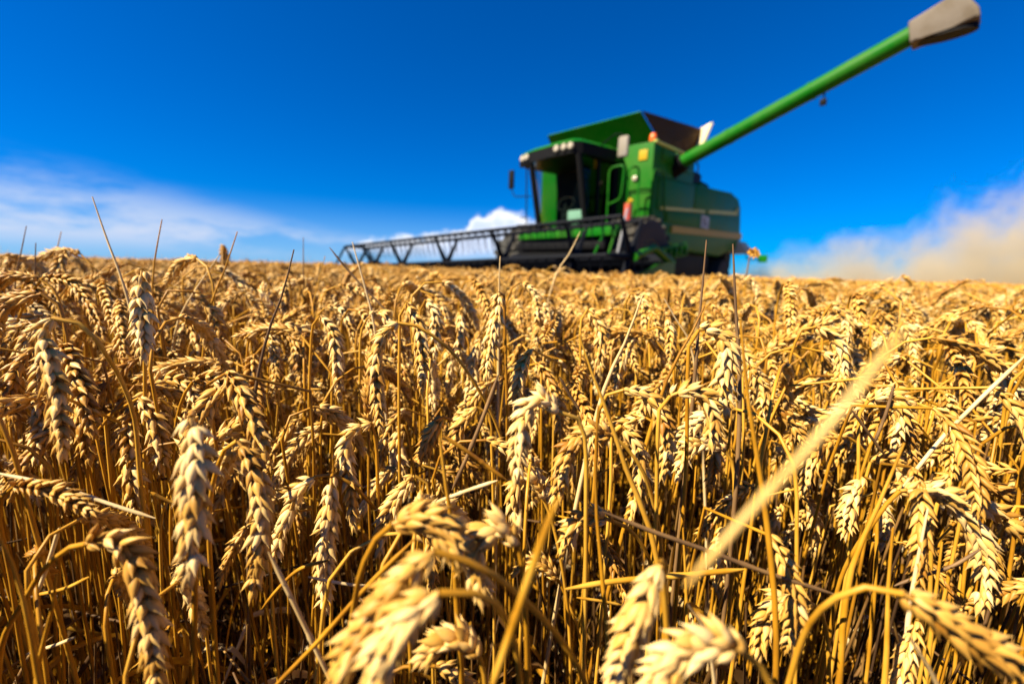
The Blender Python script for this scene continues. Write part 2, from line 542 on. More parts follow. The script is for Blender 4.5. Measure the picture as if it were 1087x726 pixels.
    MB().hexa([(-0.80, 3.80, 1.70), (0.58, 3.80, 1.70), (0.58, 3.885, 1.70), (-0.80, 3.885, 1.70), (-0.80, 3.80, 3.14), (0.60, 3.80, 3.14), (0.60, 3.885, 3.14), (-0.80, 3.885, 3.14)], 0.0).build('rear_wall', BLACK, cab)
    # windscreen bows forward
    g = MB()
    n = 8
    lo, hi = [], []
    for i in range(n + 1):
        k = i / n
        bow = 0.16 * math.sin(math.pi * k)
        a = Vector(pbot['fr']).lerp(Vector(pbot['fl']), k) + Vector((0, -bow, 0.03))
        b_ = Vector(ptop['fr']).lerp(Vector(ptop['fl']), k) + Vector((0, -bow, 0))
        lo.append(g.b.verts.new(a))
        hi.append(g.b.verts.new(b_))
    for i in range(n):
        g.b.faces.new((lo[i], lo[i + 1], hi[i + 1], hi[i]))
    g.build('windscreen', GLASS, cab)
    for s_, a, b_ in (('fl', 'fl', 'rl'), ('fr', 'fr', 'rr')):
        g = MB()
        g.b.faces.new([g.b.verts.new(q) for q in (pbot[a], pbot[b_], ptop[b_], ptop[a])])
        g.build('side_window', DARKGLASS if s_ == 'fl' else GLASS, cab)
    MB().hexa([(0.545, 3.0, 1.72), (0.575, 3.0, 1.72), (0.64, 3.84, 1.72), (0.60, 3.84, 1.72), (0.545, 2.96, 2.0), (0.575, 2.96, 2.0), (0.64, 3.84, 2.0), (0.60, 3.84, 2.0)]).build('door_panel', BLACK, cab)
    roof = [(-1.26, 2.98), (-1.18, 2.82), (-0.75, 2.68), (0.0, 2.58), (0.40, 2.58), (0.52, 2.70), (0.74, 3.60), (0.72, 3.95), (-1.0, 3.98)]
    g = MB()
    cx, cyy = -0.25, 3.3
    r0 = [g.b.verts.new((x * 0.985 + cx * 0.015, y * 0.985 + cyy * 0.015, 3.15)) for x, y in roof]
    r1 = [g.b.verts.new((x, y, 3.22)) for x, y in roof]
    r2 = [g.b.verts.new((x, y, 3.36)) for x, y in roof]
    r3 = [g.b.verts.new((cx + (x - cx) * 0.9, cyy + (y - cyy) * 0.9, 3.42)) for x, y in roof]
    r4 = [g.b.verts.new((cx + (x - cx) * 0.5, cyy + (y - cyy) * 0.5, 3.46)) for x, y in roof]
    for p_, q_ in ((r0, r1), (r1, r2), (r2, r3), (r3, r4)):
        for i in range(len(roof)):
            g.b.faces.new((p_[i], p_[(i + 1) % len(roof)], q_[(i + 1) % len(roof)], q_[i]))
    g.b.faces.new(r0[::-1])
    g.b.faces.new(r4)
    roofo = g.build('cab_roof', GREEN, cab)
    MB().prism([(cx + (x - cx) * 0.93, cyy + (y - cyy) * 0.93) for x, y in roof], lambda x, y: (x, y, 3.12), lambda x, y: (x, y, 3.147)).build('roof_shade_sheet', BLACK, cab)  # black sheet added to paint the shade under the cab roof
    g = MB()
    vis = [(-1.27, 2.965), (-1.19, 2.80), (-0.75, 2.655), (0.0, 2.555), (0.41, 2.555), (0.535, 2.69), (0.75, 3.60)]
    for i in range(len(vis) - 1):
        (xa, ya), (xb, yb) = vis[i], vis[i + 1]
        g.hexa([(xa, ya, 3.13), (xb, yb, 3.13), (xb, yb + 0.03, 3.13), (xa, ya + 0.03, 3.13), (xa, ya, 3.34), (xb, yb, 3.34), (xb, yb + 0.03, 3.34), (xa, ya + 0.03, 3.34)])
    g.build('visor', BLACK, cab)
    for x, y in ((-1.04, 2.74), (-0.88, 2.69), (0.02, 2.545), (0.20, 2.545), (0.36, 2.545)):
        MB().lathe([(0.062, 0.0), (0.066, -0.03), (0.05, -0.045), (0.02, -0.05)], (x, y, 3.255), 'y', 16).build('headlight', LENS, cab)
    # inside the cab
    g = MB()
    g.box(-0.35, 0.15, 3.30, 3.72, 2.0, 2.14, 0.05)
    g.hexa([(-0.35, 3.62, 2.12), (0.15, 3.62, 2.12), (0.15, 3.72, 2.12), (-0.35, 3.72, 2.12), (-0.30, 3.72, 2.85), (0.10, 3.72, 2.85), (0.10, 3.79, 2.85), (-0.30, 3.79, 2.85)], 0.04)
    g.box(-0.2, 0.0, 3.4, 3.6, 1.7, 2.0)
    g.build('seat', CLOTH, cab)
    g = MB().tube([(-0.12, 3.02, 1.7), (-0.12, 3.14, 2.28)], 0.04, 8)
    ring = [(-0.12 + 0.2 * math.cos(k * math.pi / 10), 3.14 + 0.07 * math.sin(k * math.pi / 10), 2.29 + 0.15 * math.sin(k * math.pi / 10)) for k in range(21)]
    g.tube(ring, 0.018, 6, False)
    g.build('steering_wheel', BLACK, cab)
    MB().box(0.03, 0.46, 3.0, 3.12, 1.84, 2.12, 0.02).build('pale_box', GREYGREEN, cab)  # plain pale grey-green box low behind the windscreen
    # --- mirrors, beacon
    g = MB().tube(rounded([(0.64, 3.2, 3.36), (1.0, 3.1, 3.5), (1.20, 3.1, 3.44), (1.20, 3.1, 3.1)]), 0.014, 6)
    mir = g.build('mirror_arm', BLACK, root)
    MB().box(1.08, 1.30, 3.05, 3.13, 3.03, 3.42, 0.05, 3).build('mirror_head', GREY, mir)
    g = MB().tube(rounded([(-0.80, 2.76, 2.45), (-1.15, 2.6, 2.45), (-1.22, 2.6, 2.62)]), 0.012, 6)
    g.tube([(-0.86, 2.72, 1.7), (-0.88, 2.68, 3.14)], 0.014, 6)
    g.tube([(-0.86, 2.72, 2.0), (-1.0, 2.66, 2.0)], 0.012, 6)
    mir = g.build('mirror_arm', BLACK, root)
    MB().box(-1.30, -1.16, 2.56, 2.62, 2.62, 3.02, 0.03).build('mirror_head', BLACK, mir)
    g = MB().tube([(1.25, 4.2, 3.46), (1.25, 4.2, 3.56)], 0.05, 10)
    bc = g.build('beacon_base', BLACK, root)
    MB().lathe([(0.07, 0.0), (0.078, 0.06), (0.07, 0.12), (0.045, 0.155), (0.01, 0.168)], (1.25, 4.2, 3.56), 'z', 16).build('beacon_lens', ORANGE, bc)
    # --- railings round the platform
    for pts in ([(0.84, 3.25, 1.72), (0.82, 3.25, 2.92), (1.16, 3.25, 2.94), (1.12, 3.25, 2.30), (0.86, 3.25, 2.22)],
                [(1.18, 3.45, 1.72), (1.14, 3.45, 2.92), (1.36, 3.45, 2.92), (1.42, 3.45, 1.74)],
                [(1.50, 3.75, 1.74), (1.52, 3.75, 2.90), (1.52, 4.25, 2.95), (1.51, 4.5, 1.95)]):
        MB().tube(rounded(pts), 0.019, 8).build('handrail', GREEN, root)
    g = MB().tube([(1.40, 3.05, 1.80), (1.40, 3.05, 2.16)], 0.075, 12)
    fe = g.build('fire_extinguisher', RED, root)
    MB().tube([(1.40, 3.05, 2.16), (1.42, 3.05, 2.24), (1.48, 3.05, 2.20)], 0.03, 8).build('valve', YELLOW, fe)
    # --- swung-back ladder
    lad = MB()
    lad.tube([(1.86, 3.55, 1.33), (1.86, 4.9, 1.52)], 0.03, 8)
    lad.tube([(1.86, 3.60, 1.12), (1.86, 5.0, 1.30)], 0.03, 8)
    ld = lad.build('ladder', GREEN, root)
    for k in range(5):
        y = 3.7 + k * 0.28
        MB().box(1.80, 1.92, y, y + 0.06, 1.15 + 0.036 * k, 1.34 + 0.036 * k, 0.01).build('step', GREEN, ld)
    g = MB()
    g.tube([(1.5, 2.5, 1.74), (1.5, 2.2, 1.1)], 0.018, 6)
    g.tube([(1.3, 2.5, 1.74), (1.15, 2.2, 1.0)], 0.018, 6)
    g.build('support_strut', GREEN, root)
    MB().tube([(1.62, 2.6, 2.0), (1.62, 2.35, 1.2)], 0.022, 6).build('hydraulic_ram', STEEL, root)
    # --- axle and wheels
    MB().box(-1.3, 1.3, 3.35, 3.75, 0.75, 1.15, 0.05).build('front_axle', BLACK, root)
    MB().box(-1.2, 1.2, 9.1, 9.35, 0.5, 0.75, 0.04).build('rear_axle', BLACK, root)

    def wheel(x, y, r, w, side_):
        g = MB()
        prof = [(r * 0.56, -w * 0.45), (r * 0.80, -w * 0.52), (r * 0.95, -w * 0.47), (r * 0.985, -w * 0.28), (r * 0.985, w * 0.28), (r * 0.95, w * 0.47), (r * 0.80, w * 0.52), (r * 0.56, w * 0.45)]
        g.lathe(prof, (x, y, r), 'x', 40)
        for k in range(22):                              # bar lugs of the tread
            a = 2 * math.pi * k / 22
            for sg in (-1, 1):
                a2 = a + (math.pi / 22 if sg > 0 else 0)
                pts = []
                for rr in (r * 0.97, r * 1.03):
                    for (o, da) in ((0.0, 0.16), (0.0, 0.06), (sg * w * 0.49, -0.06), (sg * w * 0.49, 0.04)):
                        pts.append((x + o, y + rr * math.cos(a2 + da), r + rr * math.sin(a2 + da)))
                g.hexa(pts)
        t_ = g.build('wheel', TYRE, root)
        MB().lathe([(r * 0.57, w * 0.40), (r * 0.55, w * 0.46), (r * 0.50, w * 0.30), (r * 0.30, w * 0.25), (r * 0.22, w * 0.38), (r * 0.05, w * 0.40)] if side_ > 0 else
                   [(r * 0.57, -w * 0.40), (r * 0.55, -w * 0.46), (r * 0.50, -w * 0.30), (r * 0.30, -w * 0.25), (r * 0.22, -w * 0.38), (r * 0.05, -w * 0.40)],
                   (x, y, r), 'x', 32).build('rim', YELLOW, t_)

    wheel(1.38, 3.55, 0.97, 0.72, 1)
    wheel(-1.38, 3.55, 0.97, 0.72, -1)
    wheel(1.22, 9.25, 0.66, 0.46, 1)
    wheel(-1.22, 9.25, 0.66, 0.46, -1)
    # inner bulk between the wheels, feeder house
    MB().box(-1.25, 1.25, 4.75, 8.4, 0.75, 1.5, 0.05).box(-0.95, 0.95, 3.4, 4.7, 0.7, 1.5, 0.05).build('chassis', BLACK, root)
    MB().hexa([(-0.75, 1.1, 0.25), (0.75, 1.1, 0.25), (0.75, 3.5, 0.85), (-0.75, 3.5, 0.85), (-0.75, 1.1, 0.92), (0.75, 1.1, 0.92), (0.75, 3.5, 1.5), (-0.75, 3.5, 1.5)], 0.04).build('feeder_house', BLACK, root)
    # --- things at the tail
    MB().hexa([(1.2, 10.2, 1.56), (1.80, 10.25, 1.58), (1.85, 10.9, 1.58), (1.2, 10.9, 1.56), (1.2, 10.2, 1.98), (1.52, 10.25, 1.95), (1.55, 10.9, 1.95), (1.2, 10.9, 1.98)], 0.03).build('spreader_hood', CREAMP, root)
    g = MB().tube(rounded([(1.72, 10.4, 1.62), (1.74, 10.4, 1.40), (2.12, 10.4, 1.38)], 4, 0.05), 0.018, 6)
    br = g.build('marker_bracket', GREEN, root)
    MB().box(2.08, 2.32, 10.36, 10.42, 1.30, 1.52, 0.01).build('marker_plate', GREEN, br)

    # --- header with its reel, tilted a little down towards the machine's right
    T, XN = 0.036, 3.12

    def tl(q):
        return (q[0], q[1], q[2] + T * q[0])

    g = MB()
    for a_, b_, z0, z1 in ((1.02, 1.10, 0.22, 0.86),):
        g.hexa([tl(q) for q in ((-3.4, a_, z0), (XN, a_, z0), (XN, b_, z0), (-3.4, b_, z0), (-3.4, a_, z1), (XN, a_, z1), (XN, b_, z1), (-3.4, b_, z1))])
    g.hexa([tl(q) for q in ((-3.4, -0.5, 0.14), (XN, -0.5, 0.14), (XN, 1.05, 0.2), (-3.4, 1.05, 0.2), (-3.4, -0.5, 0.18), (XN, -0.5, 0.18), (XN, 1.05, 0.25), (-3.4, 1.05, 0.25))])
    g.tube([tl((-3.4, 1.0, 0.93)), tl((XN, 1.0, 0.93))], 0.085, 10)
    header = g.build('header', NAVY, root)
    MB().tube([tl((-3.36, 0.62, 0.52)), tl((XN - 0.04, 0.62, 0.52))], 0.24, 16).build('intake_auger', NAVY, header)
    for sx in (-3.42, XN + 0.02):
        ep = [(-1.25, 0.22), (-0.9, 0.42), (-0.35, 0.62), (0.7, 0.88), (1.12, 0.92), (1.12, 0.15), (-0.6, 0.12)]
        MB().prism(ep, lambda y, z: tl((sx - 0.025, y, z)), lambda y, z: tl((sx + 0.025, y, z)), 0.01).build('end_sheet', GREEN, header)
    RZ, RR, RY = 0.93, 0.50, 0.0
    MB().tube([tl((-3.34, RY, RZ)), tl((XN - 0.06, RY, RZ))], 0.06, 10).build('reel_tube', NAVY, header)
    ang = [math.pi / 2 - math.pi / 6 + k * math.pi / 3 for k in range(6)]
    for k in range(6):
        g = MB()
        y, z = RY + RR * math.cos(ang[k]), RZ + RR * math.sin(ang[k])
        g.tube([tl((-3.34, y, z)), tl((XN - 0.06, y, z))], 0.025, 8)
        for j in range(42):                              # spring tines of one bat
            x = -3.28 + j * 0.1525
            g.tube([tl((x, y, z)), tl((x + 0.01, y + 0.02, z - 0.12)), tl((x, y + 0.06, z - 0.26))], [0.0075, 0.006, 0.004], 4, False)
            g.box(x - 0.014, x + 0.014, y - 0.02, y + 0.02, z + T * x - 0.035, z + T * x + 0.005)
        g.build('tine_bar', NAVY, header)
    for x in (-3.34, -2.65, -1.61, -0.29, 1.03, 2.30, XN - 0.06):
        g = MB()
        for k in range(6):
            p0 = Vector(tl((x, RY, RZ)))
            p1 = Vector(tl((x, RY + RR * math.cos(ang[k]), RZ + RR * math.sin(ang[k]))))
            g.tube([p0, p1], [0.045, 0.022], 6)
        if x < -3:                                   # closed outer rings at both ends
            for k in range(6):
                p0 = Vector(tl((x, RY + RR * math.cos(ang[k]), RZ + RR * math.sin(ang[k]))))
                p1 = Vector(tl((x, RY + RR * math.cos(ang[(k + 1) % 6]), RZ + RR * math.sin(ang[(k + 1) % 6]))))
                g.tube([p0, p1], 0.024, 6)
        g.build('reel_spider', NAVY, header)
    for sx in (-3.40, XN):
        MB().tube([tl((sx, 1.05, 0.9)), tl((sx, 0.5, 1.06)), tl((sx, 0.0, 0.93))], 0.05, 8).build('reel_arm', GREEN if sx > 0 else NAVY, header)


build_combine(combine)

# ------------------------------------------------------------------ wheat geometry
def resample(pts, n):
    """Catmull-Rom through pts, n points evenly spaced along the curve"""
    P = np.asarray(pts, float)
    if len(P) == 2:
        P = np.array([P[0], (P[0] + P[1]) / 2, P[1]])
    E = np.vstack([2 * P[0] - P[1], P, 2 * P[-1] - P[-2]])
    out = []
    for i in range(1, len(E) - 2):
        p0, p1, p2, p3 = E[i - 1], E[i], E[i + 1], E[i + 2]
        k0 = 0.0
        k1 = k0 + max(1e-4, np.linalg.norm(p1 - p0)) ** 0.5
        k2 = k1 + max(1e-4, np.linalg.norm(p2 - p1)) ** 0.5
        k3 = k2 + max(1e-4, np.linalg.norm(p3 - p2)) ** 0.5
        t = np.linspace(k1, k2, 14, endpoint=False)[:, None]
        a1 = (k1 - t) / (k1 - k0) * p0 + (t - k0) / (k1 - k0) * p1
        a2 = (k2 - t) / (k2 - k1) * p1 + (t - k1) / (k2 - k1) * p2
        a3 = (k3 - t) / (k3 - k2) * p2 + (t - k2) / (k3 - k2) * p3
        b1 = (k2 - t) / (k2 - k0) * a1 + (t - k0) / (k2 - k0) * a2
        b2 = (k3 - t) / (k3 - k1) * a2 + (t - k1) / (k3 - k1) * a3
        out.append((k2 - t) / (k2 - k1) * b1 + (t - k1) / (k2 - k1) * b2)
    out = np.vstack(out + [P[-1:]])
    s = np.concatenate([[0], np.cumsum(np.linalg.norm(np.diff(out, axis=0), axis=1))])
    q = np.linspace(0, s[-1], n)
    return np.stack([np.interp(q, s, out[:, k]) for k in range(3)], 1), s[-1]


def unit(v):
    return v / (np.linalg.norm(v, axis=-1, keepdims=True) + 1e-12)


def frames(C, n0=None):
    T = unit(np.gradient(C, axis=0))
    N = np.zeros_like(T)
    a = np.array([0.31, 0.2, 0.9]) if n0 is None else np.asarray(n0, float)
    for i in range(len(C)):
        a = a - T[i] * (a @ T[i])
        a = a / (np.linalg.norm(a) + 1e-9)
        N[i] = a
    return T, N, np.cross(T, N)


class G:
    """quads collected with a tone value per vertex and a material slot per face"""
    def __init__(s):
        s.v, s.q, s.t, s.m, s.n = [], [], [], [], 0

    def add(s, v, q, tone, mat=0):
        s.v.append(np.asarray(v, np.float32))
        s.q.append(np.asarray(q, np.int64) + s.n)
        s.t.append(np.broadcast_to(np.asarray(tone, np.float32), (len(v),)))
        s.m.append(np.full(len(q), mat, np.int32))
        s.n += len(v)

    def tube(s, C, r, sides=6, tone=0.5, mat=0, n0=None):
        C = np.asarray(C, float)
        T, N, B = frames(C, n0)
        r = np.broadcast_to(np.asarray(r, float), (len(C),))
        a = np.arange(sides) * 2 * np.pi / sides
        V = C[:, None] + r[:, None, None] * (np.cos(a)[None, :, None] * N[:, None] + np.sin(a)[None, :, None] * B[:, None])
        i = np.arange(len(C) - 1)[:, None] * sides
        k = np.arange(sides)[None]
        k2 = (k + 1) % sides
        q = np.stack([i + k, i + k2, i + sides + k2, i + sides + k], -1).reshape(-1, 4)
        tn = np.repeat(np.broadcast_to(np.asarray(tone, float), (len(C),)), sides)
        s.add(V.reshape(-1, 3), q, tn, mat)

    def ribbon(s, C, w, fold, tone=0.5, mat=0, n0=None):
        T, N, B = frames(np.asarray(C, float), n0)
        w = np.asarray(w, float)[:, None]
        V = np.stack([C - B * w + N * w * fold, C, C + B * w + N * w * fold], 1).reshape(-1, 3)
        i = np.arange(len(C) - 1) * 3
        q = np.concatenate([np.stack([i, i + 1, i + 4, i + 3], -1), np.stack([i + 1, i + 2, i + 5, i + 4], -1)])
        s.add(V, q, tone, mat)

    def mesh(s, name, mats):
        V, Q = np.concatenate(s.v), np.concatenate(s.q)
        me = bpy.data.meshes.new(name)
        me.vertices.add(len(V))
        me.vertices.foreach_set('co', V.ravel())
        me.loops.add(Q.size)
        me.loops.foreach_set('vertex_index', Q.ravel().astype(np.int32))
        me.polygons.add(len(Q))
        me.polygons.foreach_set('loop_start', np.arange(len(Q), dtype=np.int32) * 4)
        me.polygons.foreach_set('loop_total', np.full(len(Q), 4, np.int32))
        me.polygons.foreach_set('material_index', np.concatenate(s.m))
        me.polygons.foreach_set('use_smooth', np.ones(len(Q), bool))
        for m in mats:
            me.materials.append(m)
        a = me.attributes.new('tone', 'FLOAT', 'POINT')
        a.data.foreach_set('value', np.concatenate(s.t).astype(np.float32))
        me.update(calc_edges=True)
        me.validate()
        return me


def floret_template(sides, prof):
    """pointed husk along +z, length 1, keeled on its back"""
    V = []
    for z, r in prof:
        for k in range(sides):
            a = 2 * math.pi * k / sides
            c, s_ = math.cos(a), math.sin(a)
            V.append((r * c, r * s_ * (0.80 if s_ > 0 else 0.62), z))
    n = len(prof)
    q = [(i * sides + k, i * sides + (k + 1) % sides, (i + 1) * sides + (k + 1) % sides, (i + 1) * sides + k) for i in range(n - 1) for k in range(sides)]
    return np.array(V), np.array(q)


TPL = {0: floret_template(7, [(0, .10), (.10, .17), (.28, .225), (.50, .235), (.70, .18), (.88, .095), (1.02, .035), (1.18, .006)]),
       1: floret_template(5, [(0, .13), (.28, .235), (.60, .21), (.88, .08), (1.14, .006)])}


def ear_into(g, curve, width, seed, lod=0, psi=None, tone0=0.5):
    """spikelets in two opposite rows along the curve, each a fan of pointed husks"""
    r = np.random.default_rng(seed)
    C, Ln = resample(curve, 60)
    T, N, B = frames(C, None)
    if psi is None:
        psi = r.uniform(0, math.pi)
    N2 = N * math.cos(psi) + B * math.sin(psi)
    B2 = np.cross(T, N2)
    nsp = int(np.clip(Ln / (0.0033 * width / 0.018), 14, 30))
    tv, tq = TPL[lod]
    fan = [(-76, 1.0, 29), (-32, 1.0, 35), (30, .98, 35), (75, 1.0, 29)] if lod == 0 else [(-64, 1.06, 31), (0, 1.06, 36), (64, 1.06, 31)]
    P, D, L, TN, XB = [], [], [], [], []
    for i in range(nsp):
        s = (i + 0.35) / nsp
        j = int(s * 0.97 * 59)
        k = min(1.0, 0.62 + 1.5 * s) * (1.0 - 0.42 * max(0, (s - 0.55) / 0.45) ** 1.5)
        sg = 1 if i % 2 else -1
        sd_ = N2[j] * sg
        if r.random() < 0.025 and 2 < i < nsp - 1:
            continue
        al0 = r.normal(0, 5.0)
        tn = tone0 + r.normal(0, 0.13) + (-0.35 if r.random() < 0.05 else 0)
        for ph, lk, al in fan:
            p, a = math.radians(ph + r.normal(0, 9)), math.radians(al + al0 + r.normal(0, 5.0))
            out = sd_ * math.cos(p) + B2[j] * math.sin(p)
            d = T[j] * math.cos(a) + out * math.sin(a)
            P.append(C[j] + sd_ * 0.055 * width + out * 0.035 * width)
            D.append(d)
            XB.append(out)
            L.append(0.56 * width * k * lk * r.uniform(0.82, 1.14))
            TN.append(tn + r.normal(0, 0.14))
    for q in range(3):                                   # closing spikelet
        out = math.cos(q * 2.1) * N2[-1] + math.sin(q * 2.1) * B2[-1]
        P.append(C[-3])
        D.append(T[-1] + out * 0.22)
        XB.append(out)
        L.append(0.46 * width)
        TN.append(tone0)
    P, D, L, TN, XB = map(np.array, (P, D, L, TN, XB))
    Z = unit(D)
    Y = unit(XB - Z * (XB * Z).sum(1, keepdims=True))     # back of the husk looks outwards
    X = np.cross(Y, Z)
    V = P[:, None] + L[:, None, None] * (tv[None, :, 0, None] * X[:, None] + tv[None, :, 1, None] * Y[:, None] + tv[None, :, 2, None] * Z[:, None])
    nv = len(tv)
    Q = (tq[None] + (np.arange(len(P)) * nv)[:, None, None]).reshape(-1, 4)
    tz = np.tile(tv[:, 2] * 0.10 - 0.04, len(P))
    g.add(V.reshape(-1, 3), Q, np.repeat(TN, nv) + tz, 0)
    g.tube(C[::4], 0.0011 * width / 0.018, 4, 0.35, 0)


def stem_into(g, C, r0, r1, sides=6, tone=0.5, mat=0, node=None):
    n = len(C)
    r = np.linspace(r0, r1, n)
    if node:
        s = np.linspace(0, 1, n)
        r = r * (1 + 0.55 * np.exp(-((s - node) / 0.012) ** 2))
    s = np.linspace(0, 1, n)
    sheath = (s < 0.40 + 0.22 * tone)                    # leaf sheath wraps the lower stem, paler and thicker
    r = np.where(sheath, r * 1.22, r)
    tn = tone + 0.10 * np.sin(np.linspace(0, 9, n) + tone * 20) - 0.25 * sheath * (1 if tone > .5 else -1)
    g.tube(C, r, sides, tn, mat)


def leaf_into(g, base, dirv, length, seed, mat=0, width=0.004, tone=0.5):
    r = np.random.default_rng(seed)
    d = unit(np.asarray(dirv, float))
    P = [np.asarray(base, float)]
    v = unit(d * 0.5 + np.array([0, 0, 0.8]))
    drop = r.uniform(0.10, 0.35)
    kink = r.integers(3, 7)
    for i in range(11):
        if i == kink:
            v = unit(v + np.array([0, 0, -1.3]) + r.normal(0, 0.25, 3))
        v = unit(v + np.array([0, 0, -drop]) + r.normal(0, 0.10, 3))
        P.append(P[-1] + v * length / 11)
    C, _ = resample(P, 16)
    s = np.linspace(0, 1, 16)
    w = width * np.clip(np.minimum(s * 6 + 0.35, 1.0) * (1 - s ** 1.6), 0.03, 1)
    n0 = np.cross(d, [0, 0, 1.0]) + r.normal(0, 0.5, 3)
    g.ribbon(C, w, r.uniform(0.3, 0.9), tone, mat, n0)


def stalk_curve(h, bend, arch, ear_len, lean, seed):
    """stem in the x-z plane from the origin: neck position list and ear position list"""
    r = np.random.default_rng(seed)
    n1, n2, n3 = 16, 12, 12
    th, p = lean, np.array([0.0, 0.0, 0.0])
    wob = r.normal(0, 0.02)
    S, L = [p.copy()], None
    seg = h / n1
    for i in range(n1):
        th += wob * 0.12 + r.normal(0, 0.012)
        p = p + seg * np.array([math.sin(th), r.normal(0, 0.012), math.cos(th)])
        S.append(p.copy())
    bt = bend - th
    for i in range(n2):
        th += bt * 0.68 / n2
        p = p + arch / n2 * np.array([math.sin(th), r.normal(0, 0.01), math.cos(th)])
        S.append(p.copy())
    E_ = [p.copy()]
    for i in range(n3):
        th += bt * 0.32 / n3 * (1.9 - 1.8 * i / n3)
        p = p + ear_len / n3 * np.array([math.sin(th), r.normal(0, 0.015), math.cos(th)])
        E_.append(p.copy())
    S, E_ = np.array(S), np.array(E_)
    top = max(S[:, 2].max(), E_[:, 2].max())
    return S, E_, top


def make_variant(seed, top, lod):
    r = np.random.default_rng(1000 + seed)
    bend = math.radians(r.choice([r.uniform(145, 180), r.uniform(105, 150), r.uniform(15, 60)], p=[0.70, 0.20, 0.10]))
    arch, el = r.uniform(0.035, 0.085), r.uniform(0.062, 0.088)
    S, E_, t = stalk_curve(0.70, bend, arch, el, r.normal(0, 0.05), seed)
    dz = top - t
    k = (S[16, 2] + dz) / S[16, 2]
    S[:17, 2] *= k
    S[17:, 2] += dz
    E_[:, 2] += dz
    wid = r.uniform(0.0172, 0.0212)
    ge, gs, gls = G(), G(), []
    ear_into(ge, E_, wid, seed, lod, tone0=r.uniform(0.28, 0.76))
    C, _ = resample(S, 40 if lod == 0 else 16)
    stem_into(gs, C, 0.0019, 0.0012, 7 if lod == 0 else 5, r.uniform(0.3, 0.7), 0, 0.5)
    nl = r.integers(1, 4)
    for q in range(nl):
        a = r.uniform(0, 2 * math.pi)
        i = int(r.uniform(0.30, 0.72) * 16)
        gl = G()
        gls.append(gl)
        leaf_into(gl, S[i], (math.cos(a), math.sin(a), 0.4), r.uniform(0.10, 0.20), seed * 9 + q, 0, r.uniform(0.0025, 0.005), r.uniform(0.25, 0.8))
    return ge, gs, gls, S, E_


STALK_GROUP = 'ripe wheat stalks of the near field'
